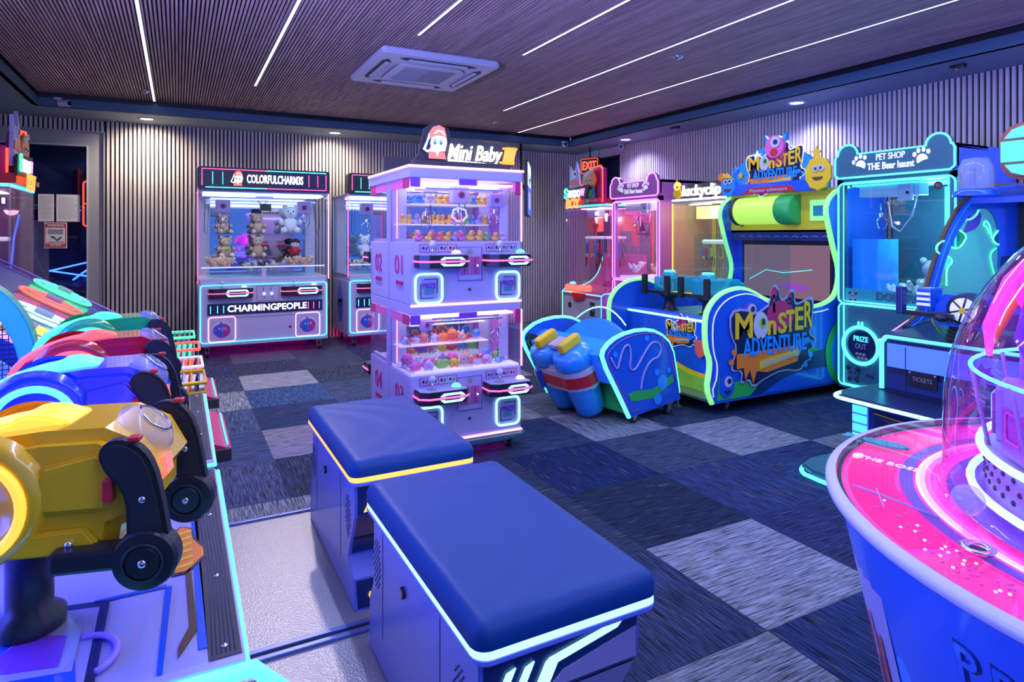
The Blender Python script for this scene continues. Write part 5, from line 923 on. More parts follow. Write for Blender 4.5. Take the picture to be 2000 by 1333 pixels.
for s in (-1, 1):
    b = MB(TT); c = (.015 + s * .135, -.05, 0); b.lathe([(.0, .0), (.085, .0), (.11, .03), (.118, .12), (.125, .22), (.128, .25)], c, 'sky', n=28); b.build('tank', t)
    b = MB(TT); b.lathe([(.130, .40), (.148, .42), (.150, .48), (.135, .52), (.05, .535), (0, .535)], c, 'sky', n=28); b.build('tank_cap', t)
    b = MB(TT); b.box(c[0] - .032, c[0] + .032, -.14, .06, .53, .61, 'yellow', .025, seg=3); b.build('tank_handle', t)
b = MB(TT); b.box(-.04, .07, -.10, .03, .53, .57, 'lilac', .015); b.prism([(.29 * math.cos(R(a)) + .015, -.04 + .145 * math.sin(R(a)) * (1.15 if abs(math.cos(R(a))) > .35 else 1)) for a in range(0, 360, 15)], 'z', .22, .42, 'white', .025); b.build('tank_belt', t)
b = MB(TT); b.prism([(.296 * math.cos(R(a)) + .015, -.04 + .150 * math.sin(R(a)) * (1.15 if abs(math.cos(R(a))) > .35 else 1)) for a in range(0, 360, 15)], 'z', .27, .355, 'red'); b.build('belt_stripe', t)
b = MB(TT @ Matrix.Translation((-.185, -.172, 0)) @ Matrix.Rotation(R(-32), 4, 'Z')); b.box(-.075, .075, -.012, .03, .235, .385, 'blue', .004); monster_logo(b, 0, .30, .12, -.014); b.build('belt_badge', t)
for (x, y) in ((.45, .05), (-.45, .05), (.45, .42), (-.45, .42)): caster(t, x, y, .034)

# ================= dragon gun cabinet (right, behind the round game) =================
t = thing('arcade_machine', 'dark blue gun arcade cabinet with green neon dragon window, beside the teal claw machine', 'arcade machine', (3.46, 1.72, 0), -90)
GY = lambda X: X - 3.46
b = MB(); b.prism([(-.66, .9), (-.76, .5), (-.76, .12), (-.70, .03), (-.60, 0), (.70, 0), (.70, .9)], 'z', .37, .41, 'navy', .006); b.build('apron_shelf', t)
b = MB(); b.tube(smooth([(-.70, .85, .392), (-.775, .5, .392), (-.775, .12, .392), (-.73, -.005, .392), (-.60, -.012, .392), (-.3, -.012, .392), (.70, -.012, .392)], 2), .011, 'n_ice', n=8); b.build('neon_edge', t)
b = MB(); b.prism([(-.72, .3), (-.74, -.20), (-.70, -.32), (-.60, -.37), (.65, -.37), (.65, .3)], 'z', .025, .055, 'tealplate', .008); b.build('foot_plate', t)
b = MB(); b.tube(smooth([(-.735, .25, .018), (-.755, -.2, .018), (-.70, -.34, .018), (-.60, -.39, .018), (.65, -.39, .018)], 2), .012, 'n_cyan', n=8); b.build('foot_neon', t)
b = MB(); b.box(-.66, .66, .08, .9, .05, .38, 'darkblue', .01); b.box(-.52, .5, .07, .08, .08, .34, 'navy'); b.prism([(-.50, .32), (-.2, .30), (-.25, .18), (-.46, .30)], 'y', .066, .07, 'ink'); b.tube([(-.52, .064, .33), (-.22, .064, .31), (-.3, .064, .2)], .004, 'yellow'); b.build('pedestal', t)
b = MB()
for k in range(5): b.box(-.655, -.57, .066, .08, .09 + .055 * k, .13 + .055 * k, 'n_cyan_soft', .004)
b.box(-.66, -.565, .074, .081, .07, .37, 'n_bluew' if False else 'scr_blue'); b.build('light_column', t)
b = MB(); b.prism([(.34, .41), (.34, .72), (.37, .75), (.90, .80), (2.05, .80), (2.05, .41)], 'x', -.655, .655, 'navy'); b.box(-.61, .62, .332, .34, .56, .70, 'scr_blue'); b.box(-.61, .62, .331, .338, .43, .52, 'darkblue'); b.prism(star(-.10, .60, .07, 9, .6), 'y', .326, .331, 'purple'); b.box(-.50, -.497, .325, .33, .43, .69, 'ink'); b.box(-.48, -.32, .322, .332, .47, .56, 'black', .003); b.text('TICKETS', .035, (-.40, .320, .515), 'grey', width=.11, depth=.001)
for q in (-.47, -.33): b.sph((q, .32, .55), .005, 'white', 6)
b.build('console', t)
b = MB(); b.tube([(-.645, .335, .42), (-.645, .335, .70), (-.62, .335, .735)], .014, 'n_cyan', n=8); b.tube([(-.62, .335, .738), (.655, .335, .738)], .010, 'n_cyan', n=8); b.tube([(-.66, .33, .71), (-.66, .6, .80), (-.66, .78, .86)], .004, 'n_violet'); b.build('neon_tube', t)
arc = smooth([(4.05, .78), (4.21, .84), (4.33, 1.08), (4.46, 1.32), (4.68, 1.56), (4.94, 1.68), (5.3, 1.72), (5.55, 1.72)], 2)
for s in (-1, 1):
    x0, x1 = (-.68, -.64) if s < 0 else (.64, .68)
    inner = [(4.34, .82)] + smooth([(4.38, .98), (4.48, 1.20), (4.66, 1.42), (4.84, 1.53), (5.02, 1.54), (5.14, 1.44), (5.16, 1.2), (5.12, .86)], 2)
    b = MB(); n_ = len(arc); outer = [(GY(p[0]), p[1]) for p in arc]
    inn = [(GY(p[0]), p[1]) for p in inner]
    # frame strip: outer arch joined to the window's edge
    b.prism(outer + [(GY(5.55), 1.2), (GY(5.17), 1.2)] + inn[::-1][1:] + [(GY(4.05), .78)], 'x', x0, x1, 'blue'); b.prism([(GY(5.10), .80), (GY(5.17), 1.2), (GY(5.55), 1.2), (GY(5.55), .80)], 'x', x0, x1, 'navy'); o = b.build('side_panel', t)
    b = MB(); b.tube([((x0 + x1) / 2, y - .01, z) for (y, z) in outer], .014, 'brown', n=8); b.tube([(x1 - .002, y + .03, z - .015) for (y, z) in outer[:-3]], .006, 'sky'); b.build('edge_trim', o)
    b = MB(); b.prism(inn, 'x', (x0 + x1) / 2 - .003, (x0 + x1) / 2 + .003, 'acrylic_green'); b.build('window', o)
    if s < 0:
        D_ = DRAGON
        b = MB(); b.tube([(x1 - .006, GY(x), z) for (x, z) in smooth(D_, 2)], .006, 'n_mint'); b.tube([(x1 - .006, GY(x), z) for (x, z) in smooth([(5.06, 1.33), (5.04, 1.42), (4.98, 1.46), (4.95, 1.42), (5.0, 1.41), (5.03, 1.36)], 1)], .004, 'n_mint'); b.tube([(x1 - .006, GY(x), z) for (x, z) in smooth([(5.12, 1.26), (5.03, 1.22), (5.08, 1.1), (5.12, 1.02)], 2)], .004, 'n_green'); b.build('dragon_neon', o)
        b = MB(); b.prism([(GY(x), z) for (x, z) in smooth(D_ + [(5.10, .86), (4.45, .86)], 1)], 'x', x1 - .016, x1 - .013, 'glow_teal'); b.prism([(GY(x), z) for (x, z) in smooth([(4.80, 1.5), (4.95, 1.52), (4.9, 1.40), (4.7, 1.36)], 1)], 'x', x1 - .014, x1 - .010, 'purple'); b.build('dragon_panel', o)
ra = [q for q in arc if q[1] > 1.60]; b = MB(); b.prism([(GY(x), z) for (x, z) in ra] + [(GY(x), z - .04) for (x, z) in ra[::-1]], 'x', -.66, .66, 'blue'); b.build('roof', t)
b = MB(); b.box(-.64, .64, 1.95, 2.05, .8, 1.70, 'black'); b.box(-.56, .56, 1.93, 1.95, .9, 1.55, 'scr_blue'); b.build('screen', t)
b = MB(); b.prism(rr2(-.0, 1.885, .88, .36, .12), 'y', 1.24, 1.60, 'terracotta', .02)
b.build('marquee_barrel', t)
b = MB(); yb = 1.235
b.prism([(-.40, 1.97), (-.36, 2.02), (-.30, 2.04), (.40, 2.04), (.40, 1.97)], 'y', yb - .01, yb + .01, 'n_cyan_soft'); b.prism([(-.40, 1.80), (-.36, 1.75), (-.30, 1.73), (.40, 1.73), (.40, 1.80)], 'y', yb - .01, yb + .01, 'n_cyan_soft')
b.prism([(-.42, 1.82), (-.42, 1.95), (-.30, 1.95), (-.30, 1.82)], 'y', yb - .01, yb + .01, 'n_cyan_soft'); b.box(-.27, .40, yb - .01, yb + .01, 1.82, 1.95, 'scr_lilac'); b.build('marquee_light', t)
b = MB(); b.lathe([(.13, .0), (.13, .03), (.10, .05)], (-.57, 1.24, 1.61), 'blue', n=28); b.lathe([(.10, .0), (.10, .14), (.07, .20), (.0, .21)], (-.57, 1.24, 1.66), 'lens_clear', n=28); b.box(-.60, -.575, 1.22, 1.25, 1.68, 1.80, 'blue'); b.build('beacon', t)
# mounted gun
b = MB()
for k in range(5): b.lathe([(.075 - .006 * k, 0), (.085 - .006 * k, .012), (.075 - .006 * k, .025)], (-.28, .50, .745 + .022 * k), 'rubber', n=20)
g = b.build('gun_mount', t)
b = MB(); b.prism([(-.36, .84), (-.38, .97), (-.30, 1.02), (-.12, 1.0), (-.04, .92), (-.10, .84)], 'y', .34, .68, 'blue', .03); b.box(-.42, -.34, .30, .42, .93, 1.05, 'blue', .012)
for k in range(3): b.box(-.415, -.345, .292, .302, .950 + .03 * k, .965 + .03 * k, 'n_bluew' if False else 'w_glowwhite')
g = b.build('mounted_gun', t)
b = MB(); b.lathe([(.0, -.035), (.075, -.035), (.09, -.03), (.092, .0), (.092, .03)], (-.17, .33, .945), 'navy', 'y', 28); b.build('lens_ring', g)
b = MB(); b.cyl((-.17, .293, .945), .066, -.006, 'w_glowwhite', 'y', 28)
for k in range(6): a = R(60 * k + 15); b.tube([(-.17, .284, .945), (-.17 + .066 * math.cos(a), .284, .945 + .066 * math.sin(a))], .005, 'navy')
b.cyl((-.17, .287, .945), .018, -.008, 'yellow', 'y', 14); b.build('lens', g)
b = MB(); b.box(-.46, -.18, .20, .23, .90, .925, 'black', .004); b.sph((-.24, .24, .90), (.05, .06, .03), 'black', 12); b.tube([(-.30, .25, .90), (-.33, .3, .86), (-.32, .36, .80)], .006, 'yellow'); b.build('grip_bar', g)
b = MB(); b.box(-.475, -.435, .19, .235, .90, 1.06, 'darkblue', .008); b.build('grip', g)
point((4.75, 2.0, 1.3), (.1, 1.0, .6), 2.5, .1)

# ================= round prize game with clear dome (right foreground) =================
TXC, TYC = 1.616, .320
t = thing('arcade_machine', 'round prize pusher game with glowing pink top and big clear dome', 'arcade machine', (TXC, TYC, 0), -78.8)
b = MB(); b.lathe([(.44, .03), (.50, .05), (.565, .40), (.665, .82), (.670, .838)], (0, 0, 0), 'bodyblue', n=96); b.lathe([(.0, .03), (.44, .03)], (0, 0, 0), 'black', n=48); b.build('body', t)
b = MB(); b.lathe([(.668, .834), (.682, .835), (.688, .840), (.688, .850), (.682, .856), (.668, .857)], (0, 0, 0), 'white', n=120); b.build('rim', t)
def sector(r0, r1, a0, a1, z, m, n=24, th=.003, bb=None):
    P_ = [(r1 * math.cos(R(a0 + (a1 - a0) * i / n)), r1 * math.sin(R(a0 + (a1 - a0) * i / n))) for i in range(n + 1)] + [(r0 * math.cos(R(a1 - (a1 - a0) * i / n)), r0 * math.sin(R(a1 - (a1 - a0) * i / n))) for i in range(n + 1)]
    bb.prism(P_, 'z', z, z + th, m)
b = MB(); b.lathe([(.0, .838), (.67, .838)], (0, 0, 0), 'glow_pink', n=96, smooth=False); b.build('light_panel', t)
b = MB()
b.lathe([(.658, .846), (.666, .846)], (0, 0, 0), 'ink', n=120, smooth=False); b.lathe([(.648, .846), (.651, .846)], (0, 0, 0), 'pink', n=120, smooth=False)
for (r0, r1, m_) in ((.517, .523, 'n_pinkw'), (.528, .552, 'purple'), (.497, .507, 'n_magenta'), (.507, .517, 'n_violet')): b.lathe([(r0, .846), (r1, .846)], (0, 0, 0), m_, n=120, smooth=False)
for a0, a1, m_ in ((-170, -128, 'pinkfilm'), (-126, -80, 'pinkfilm2'), (-78, -30, 'pinkfilm'), (-196, -172, 'pinkfilm2')): sector(.56, .645, a0, a1, .842, m_, bb=b)
b.build('playfield_print', t)
TI = (Matrix.Translation((TXC, TYC, 0)) @ Matrix.Rotation(R(-78.8), 4, 'Z')).inverted()
def TL(x, y, z): v = TI @ Vector((x, y, z)); return v
b = MB(); p = TL(1.44, .906, .85)
T_ = Matrix.Rotation(R(45), 4, 'Z')
for (wx, wy) in ((1.50, .93),): q = TL(wx, wy, 0); b.prism([(q.x + .055 * math.cos(R(a)), q.y + .022 * math.sin(R(a))) for a in range(0, 360, 20)], 'z', .848, .852, 'teal'); b.prism([(q.x - .05, q.y), (q.x - .09, q.y + .02), (q.x - .09, q.y - .02)], 'z', .848, .852, 'teal')
q = TL(1.378, .845, 0); q2 = TL(1.365, .905, 0); b.text('THE BOSS', .028, (q.x, q.y, .850), 'w_glowwhite', T=Matrix.Rotation(math.atan2(q.y - q2.y, q.x - q2.x), 4, 'Z'), side='top', depth=.001); b.prism(disc(q2.x, q2.y, .010, .016), 'z', .848, .852, 'w_glowwhite')
rr = random.Random(5)
for k in range(70):
    a = R(rr.gauss(-122, 10)); r_ = rr.uniform(.575, .625); b.prism(disc(r_ * math.cos(a), r_ * math.sin(a), .0026, n=6), 'z', .848, .850, 'n_pinkw' if k % 3 == 0 else 'pink')
for a0, r_ in ((-150, .60), (-100, .61), (-98, .585), (-96, .60)): b.tube([(r_ * math.cos(R(a0)), r_ * math.sin(R(a0)), .850), ((r_ + .01) * math.cos(R(a0 + 9)), (r_ + .01) * math.sin(R(a0 + 9)), .850)], .0012, 'white')
b.tube([(.64 * math.cos(R(-150)), .64 * math.sin(R(-150)), .850), (.60 * math.cos(R(-147)), .60 * math.sin(R(-147)), .85), (.53 * math.cos(R(-138)), .53 * math.sin(R(-138)), .850)], .0022, 'lilac'); b.build('playfield_art', t)
b = MB(); b.lathe([(.485, .857), (.67, .857)], (0, 0, 0), 'acrylic', n=96, smooth=False); b.build('cover_glass', t)
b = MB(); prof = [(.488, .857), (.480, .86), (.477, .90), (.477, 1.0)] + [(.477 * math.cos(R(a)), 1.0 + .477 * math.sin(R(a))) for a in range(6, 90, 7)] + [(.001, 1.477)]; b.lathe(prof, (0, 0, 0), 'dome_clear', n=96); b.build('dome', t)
# inside the dome
b = MB(); b.lathe([(.0, .845), (.47, .845)], (0, 0, 0), 'purple', n=64, smooth=False); b.lathe([(.405, .845), (.405, .93), (.30, .935), (.0, .935)], (0, 0, 0), 'lilac', n=72)
for k in range(72):
    for j in range(3):
        a = R(k * 5 + 2.5 * (j % 2)); b.sph((.405 * math.cos(a), .405 * math.sin(a), .878 + .020 * j), .0052, 'ink', 5)
b.build('drum', t)
b = MB(); b.tube([(.415 * math.cos(R(a)), .415 * math.sin(R(a)), .938) for a in range(0, 360, 6)], .0075, 'n_ice', True, 8); b.build('ring_light', t)
b = MB(); b.tube([(.43 * math.cos(R(a)), .43 * math.sin(R(a)), .866) for a in range(0, 360, 6)], .0075, 'n_ice', True, 8); b.build('ring_light', t)
b = MB(); b.tube([(.43 * math.cos(R(a)), .43 * math.sin(R(a)), 1.09) for a in range(0, 360, 6)], .004, 'n_cyan', True, 8)  # thin cyan ring stands in for a reflection line on the dome
for a in range(15, 375, 30): b.tube([(.40 * math.cos(R(a)), .40 * math.sin(R(a)), .93), (.43 * math.cos(R(a)), .43 * math.sin(R(a)), 1.09)], .004, 'lilac')
b.build('reflection_cage', t)
for k in range(12):
    b = MB(Matrix.Rotation(R(30 * k + 90 + 6), 4, 'Z')); c_ = ('n_cyan_soft', 'pink', 'n_magenta')[k % 3]
    b.box(-.06, .06, -.385, -.33, .935, 1.05 + .03 * (k % 3), 'lilac', .008); b.box(-.045, .045, -.392, -.385, .95, 1.03, 'pinkplate'); b.tube(rrect(0, 1.0, .05, .05, .006, -.394), .0025, c_, True, 5); b.box(-.03, .03, -.35, -.335, 1.05, 1.13, 'pink' if k % 2 else 'lilac', .004)
    b.build('coin_tower', t)
b = MB(); b.lathe([(.0, .935), (.24, .935), (.22, 1.05), (.30, 1.12), (.26, 1.16)], (0, 0, 0), 'pinkplate', n=40); b.sph((0, 0, 1.24), (.36, .36, .15), 'glow_magenta', 36); b.build('centre_figure', t)
for a in range(0, 360, 24):
    b = MB(); m_ = ('purple', 'yellow', 'n_magenta')[(a // 24) % 3]; b.tube([(.30 * math.cos(R(a)), .30 * math.sin(R(a)), 1.345), (.365 * math.cos(R(a + 3)), .365 * math.sin(R(a + 3)), 1.26), (.40 * math.cos(R(a + 6)), .40 * math.sin(R(a + 6)), 1.17), (.405 * math.cos(R(a + 12)), .405 * math.sin(R(a + 12)), 1.12)], .014, m_, rs=[.008, .014, .012, .006]); b.build('tentacle', t)
b = MB(); p = TL(1.106, .536, .85); b.lathe([(.012, .0), (.022, .0), (.025, .006), (.018, .008), (.012, .004)], (p.x, p.y, .857), 'chrome', n=20); b.cyl((p.x, p.y, .855), .012, .004, 'ink', n=14); b.build('coin_slot', t)
b = MB(); p = TL(1.135, .565, .85); b.cyl((p.x, p.y, .857), .018, .006, 'acrylic_pink', n=18); b.cyl((p.x, p.y, .86), .007, .045, 'acrylic_lilac', n=14); b.sph((p.x, p.y, .920), .024, 'lens_clear', 20); b.build('joystick', t)
# body panels
def on_body(ang, z, out=.0):
    r_ = {0: 0}.get(1, .565 + (z - .40) * .219) + out; return r_
def bodypatch(b, a0, a1, z0, z1, m_, out, n=10):
    vs, fs = [], []
    for i in range(n + 1):
        a = R(a0 + (a1 - a0) * i / n)
        for z in (z0, z1):
            r_ = (.565 + (z - .40) * .2192 if z >= .4 else .565 - (.40 - z) * .1857) + out; vs.append((r_ * math.cos(a), r_ * math.sin(a), z))
    for i in range(n): fs.append((2 * i, 2 * i + 2, 2 * i + 3, 2 * i + 1))
    b.raw(vs, fs, m_, True)
for a0 in (-175, -85, 5, 95):
    b = MB()
    for (z0, z1) in ((.40, .78), (.06, .40)): bodypatch(b, a0, a0 + 40, z0, z1, 'lilac', .006); bodypatch(b, a0 + 40, a0 + 44, z0, z1, 'sky', .004)
    b.build('corner_fin', t)
b = MB()
for (z0, z1) in ((.40, .735), (.10, .40)): bodypatch(b, -123, -122.6, z0, z1, 'navy', .003); bodypatch(b, -123, -88, .731, .735, 'navy', .003, 20)
b.build('panel_line', t)
b = MB()
for k, (a0, zc) in enumerate(((-141, .60), (-143, .55), (-145, .62))): bodypatch(b, a0, a0 + 1.6, zc - .22, zc + .02, 'red' if k != 1 else 'navy', .010)
b.build('ribbon_decal', t)
b = MB()
for s_, dz in (('PRIZE', .735), ('OUT', .672)):
    x = 0 if s_ == 'PRIZE' else .035
    for ch in s_:
        ang = -117 + math.degrees(x / .63); r_ = .567 + (dz - .40) * .219
        T2 = Matrix.Rotation(R(ang + 90), 4, 'Z') @ Matrix.Translation((0, -r_, dz)) @ Matrix.Rotation(R(12), 4, 'X')
        b.text(ch, .105, (0, 0, 0), 'purple', T=T2, depth=.003, bold=.009, side='front') if False else b.raw([], [], 'purple')
        bb = MB(T2); bb.text(ch, .075, (0, 0, 0), 'purple', depth=.002, bold=.009); bb.text(ch, .075, (0, -.003, 0), 'darkblue', depth=.002, bold=.005); bb.text(ch, .075, (0, -.006, 0), 'bodyblue', depth=.002, bold=.001)
        n0 = len(b.v); b.v += bb.v
        for f, mm, sm in zip(bb.f, bb.fm, bb.fs): b.f.append([i + n0 for i in f]); b.fm.append(b.mi(bb.mats[mm])); b.fs.append(sm)
        x += .058 if ch != 'I' else .036
b.build('lettering', t)
point((TXC, TYC, 1.38), (1.0, .15, .75), 1.2, .06)
point((TXC - .30, TYC + .22, 1.03), (.9, .35, 1.0), .25, .04)

# ================= gun game: platform, benches, decks, guns =================
for k, (y0, y1, lb) in enumerate(((1.05, 2.10, 'brushed diamond-plate platform under the near bench'), (2.12, 3.14, 'brushed diamond-plate platform under the far bench'))):
    b = MB(); b.box(.0, .99, y0, y1, .001, .035, 'plate', .004); o = b.build('platform'); tag(o, lb, 'platform', 'metal platforms of the gun game')
    b = MB(); b.box(.0, .99, y0, y0 + .02, .035, .046, 'steelblue', .003); b.box(.0, .99, y1 - .02, y1, .035, .046, 'steelblue', .003); b.box(.97, .99, y0 + .02, y1 - .02, .035, .046, 'steelblue', .003); b.build('edge_trim', o)
def bench(y0, neon, label, L_=.90):
    t = thing('bench', label, 'bench', (.76, y0, .035), 0, 'padded player benches')
    x0, x1 = -.215, .20
    prof = [(.03, .0), (.06, .10), (.13, .155), (.035, .33), (.035, .445), (L_ - .04, .445), (L_ - .03, .22), (L_ + .01, .16), (L_ + .02, 0)]
    b = MB(); b.prism(prof, 'x', x0, x1, 'periwinkle', .004)
    for (ya, yb) in ((.25, .253), (L_ - .14, L_ - .137)): b.box(x0 - .001, x0, ya, yb, .10, .42, 'ink')
    b.cyl((x0 - .001, .52, .34), .016, -.006, 'ink', 'x', 16); b.cyl((x0 - .006, .52, .34), .009, -.003, 'steel', 'x', 12)
    for cy in (.13, L_ - .08):
        for i in range(-4, 5):
            for j in range(-7, 8):
                if (i / 4.5) ** 2 + (j / 7.5) ** 2 < 1 and (i + j) % 2 == 0: b.cyl((x0 - .0005, cy + i * .009, .30 + j * .010), .0028, -.0015, 'ink', 'x', 6)
    b.build('base', t)
    # printed end panel with stripes
    b = MB(Matrix()); e = .004
    def yz(z):
        for (a, c) in zip(prof[:4], prof[1:5]):
            if c[1] >= z: return a[0] + (c[0] - a[0]) * (z - a[1]) / max(1e-6, c[1] - a[1])
        return .035
    def sheet3(pts, m_, out):
        zs = sorted(set([p[1] for p in pts])); b.prism([(p[0], p[1]) for p in pts], 'y', yz(.38) - out - .003, yz(.38) - out, m_)
    def slope_panel(xa, xb, za, zb, m_, out): b.raw([(xa, yz(za) - out, za), (xb, yz(za) - out, za), (xb, yz(zb) - out, zb), (xa, yz(zb) - out, zb)], [(0, 1, 2, 3)], m_)
    slope_panel(x0 + .01, x1 - .01, .335, .44, 'darkblue', e); slope_panel(x0 + .01, x1 - .01, .165, .33, 'darkblue', e); slope_panel(x0 + .01, x1 - .01, .01, .095, 'darkblue', e)
    slope_panel(x0 + .12, x1 - .015, .34, .395, 'lilac', e + .002) if False else None
    sheet3([(x0 + .16, .335), (x0 + .20, .365), (x1 - .015, .405), (x1 - .015, .335)], 'lilac', e + .001)
    slope_panel(x0 + .13, x1 - .015, .175, .32, 'lilac', e + .002); slope_panel(x0 + .01, x1 - .01, .225, .235, 'ink', e + .003)
    b.build('end_panel', t)
    b = MB()
    for (xa, w_) in ((x0 + .03, .022), (x0 + .075, .022)): b.prism([(xa, .345), (xa + .03, .40), (xa + .03 + w_, .407), (xa + w_, .348)], 'y', .035 - e - .006, .035 - e - .002, neon); 
    b.prism([(x0 + .13, .35), (x0 + .155, .395), (x0 + .165, .402), (x1 - .05, .436), (x1 - .07, .418), (x0 + .185, .388), (x0 + .165, .352)], 'y', .035 - e - .006, .035 - e - .002, neon)
    b.build('end_light', t); b = MB(); b.prism([(x0 + .05, .045), (x0 + .055, .055), (x0 + .25, .055), (x0 + .25, .035), (x0 + .055, .035)], 'y', .035 - e - .006, .046 - e, neon); b.build('end_light', t)
    b = MB(); b.prism(rr2(0, 0, .47, L_ + .0, .035), 'z', .445, .462, 'periwinkle', .004, T=Matrix.Translation((0, L_ / 2 - .0, 0))); b.build('seat_board', t)
    b = MB(); b.prism(rr2(0, 0, .468, L_ - .002, .035), 'z', .460, .479, neon, T=Matrix.Translation((0, L_ / 2, 0))); b.build('light_band', t)
    # cushion: rounded slab with slight sag and soft folds
    bm = bmesh.new(); nx, ny = 30, 54; rr = random.Random(y0); G = {}
    vs, fs = [], []; W_, H_ = .472 / 2, L_ / 2
    def outline(x, y, r):
        return x, y
    for i in range(nx + 1):
        for j in range(ny + 1):
            u = -1 + 2 * i / nx; v = -1 + 2 * j / ny
            x, y = u * W_, v * H_
            dx = max(0, abs(x) - (W_ - .035)); dy = max(0, abs(y) - (H_ - .035)); dd = math.hypot(dx, dy)
            if dx > 0 and dy > 0 and dd > .035: x = math.copysign(W_ - .035 + dx / dd * .035, x); y = math.copysign(H_ - .035 + dy / dd * .035, y)
            edge = min(1, max(0, (1 - max((abs(x) - (W_ - .035)) / .035, (abs(y) - (H_ - .035)) / .035, (dd / .035 if dx > 0 and dy > 0 else 0)))))
            z = .505 + .027 * math.sqrt(1 - (1 - min(1, edge)) ** 2) - .004 * (1 - abs(u)) * (1 - abs(v)) + .0012 * math.sin(9 * u + 3 * v * v * 5) * (1 - u * u)
            vs.append((x, y + L_ / 2, z))
    for i in range(nx):
        for j in range(ny): a = i * (ny + 1) + j; fs.append((a, a + ny + 1, a + ny + 2, a + 1))
    n0 = len(vs); ring = [i * (ny + 1) for i in range(nx + 1)] + [nx * (ny + 1) + j for j in range(1, ny + 1)] + [i * (ny + 1) + ny for i in range(nx - 1, -1, -1)] + [j for j in range(ny - 1, 0, -1)]
    for r_ in ring: x, y, z = vs[r_]; vs.append((x, y, .478))
    k_ = len(ring)
    for i in range(k_): fs.append((ring[i], n0 + i, n0 + (i + 1) % k_, ring[(i + 1) % k_]))
    b = MB(); b.raw(vs, fs, 'vinyl', True); b.build('cushion', t)
    return t
bench(1.145, 'n_ice', 'near padded blue bench with cyan light band and striped end', .86)
bench(2.175, 'n_yellow', 'far padded blue bench with orange light band', .85)

def zp(b, pts, z, m_, th=.0015): b.prism(pts, 'z', z, z + th, m_)
DZ = .65
def deck(y0, y1, label, art):
    t = thing('game_console', label, 'arcade machine', (0, y0, 0), 0, 'gun game consoles')
    L_ = y1 - y0; xl = -1.05
    b = MB(); b.box(xl, .06, .04, L_ - .02, 0, DZ - .03, 'white', .006); b.box(xl, .10, 0, L_, DZ - .03, DZ, 'lilac', .004); b.build('console_body', t)
    b = MB(); b.tube([(xl, -.006, DZ - .01), (.103, -.006, DZ - .01), (.106, L_, DZ - .01)], .0055, 'n_cyan', n=8); b.build('neon_edge', t)
    if art:
        b = MB(); b.prism([(xl, 0), (xl, DZ - .03), (.11, DZ - .03), (.17, DZ - .10), (.17, DZ - .16), (.10, DZ - .26), (.10, 0)], 'y', -.03, -.012, 'darkblue'); b.build('end_panel', t)
        b = MB(); b.tube([(-.30, -.022, DZ - .005), (.11, -.022, DZ - .005), (.175, -.022, DZ - .075)], .013, 'n_cyan', n=8); b.tube([(-.25, -.035, DZ - .03), (.10, -.035, DZ - .03), (.16, -.035, DZ - .10)], .006, 'white'); b.build('end_neon', t)
    z = DZ + .0005
    b = MB(); zp(b, [(.045, .02), (.095, .02), (.095, L_ - .01), (.03, L_ - .01)], z, 'ink')
    for k in range(6): b.tube([(.050 + .007 * k, .03, z + .0015), (.056 + .006 * k, L_ * .3, z + .0015), (.048 + .007 * k, L_ * .6, z + .0015), (.052 + .006 * k, L_ - .02, z + .0015)], .0010, 'navy', n=4)
    zp(b, [(.030, .06), (.045, .06), (.040, L_ - .02), (.028, L_ - .02)], z, 'blue')
    zp(b, [(-.03, .02), (-.022, .02), (-.01, .30), (-.022, .30)], z + .001, 'blue'); zp(b, [(-.14, .30), (-.02, .30), (-.02, .31), (-.14, .31)], z + .001, 'blue')
    zp(b, [(.0, .05), (.03, .12), (.022, .44), (.012, .44), (.018, .14), (.0, .08)], z + .001, 'brown')
    o2 = [(-.012, .34), (.018, .34), (.055, .40), (.055, .445), (.035, .50), (.030, .56), (.005, .58), (-.012, .55)]; zp(b, o2, z + .001, 'ink'); zp(b, [(-.006, .347), (.016, .347), (.049, .404), (.049, .44), (.030, .495), (.026, .553), (.006, .573), (-.006, .545)], z + .0022, 'orange')
    for k in range(6): zp(b, [(-.004, .36 + .033 * k), (.028, .37 + .033 * k), (.028, .382 + .033 * k), (-.004, .372 + .033 * k)], z + .0032, 'yellow')
    zp(b, [(-.40, .0), (-.115, .02), (-.115, .30), (-.40, .36)], z + .001, 'navy'); zp(b, [(-.39, .01), (-.13, .03), (-.13, .28), (-.39, .34)], z + .002, 'lilac'); zp(b, [(-.38, .05), (-.14, .05), (-.16, .20), (-.38, .24)], z + .003, 'blue'); zp(b, [(-.30, .12), (-.15, .09), (-.15, .23), (-.22, .26)], z + .004, 'lilac'); zp(b, [(-.29, .14), (-.17, .11), (-.17, .20), (-.23, .23)], z + .005, 'purple')
    b.tube([(-.14 + .05 * math.cos(R(a)), .12 + .06 * math.sin(R(a)), z + .006) for a in range(-60, 100, 12)], .006, 'violetpaint')
    zp(b, [(-.40, .62), (-.05, .60), (-.02, .66), (-.40, .70)], z + .001, 'navy'); zp(b, [(-.20, .72), (.0, .70), (.02, .90), (-.2, .93)], z + .001, 'sky')
    b.build('deck_graphics', t)
    b = MB(); b.box(-.40, .045, .01, L_ - .02, DZ + .006, DZ + .008, 'acrylic'); b.build('clear_cover', t)
    b = MB()
    for (x, y) in ((.07, .30), (.07, .62), (.07, .05), (.07, .9)): b.sph((x, y, DZ + .003), (.006, .006, .003), 'chrome', 8)
    b.build('bolt', t)
    return t
deck(1.13, 2.10, 'near gun game console deck with yellow and blue guns on it', True)
deck(2.17, 3.13, 'far gun game console deck with red and green guns on it', False)
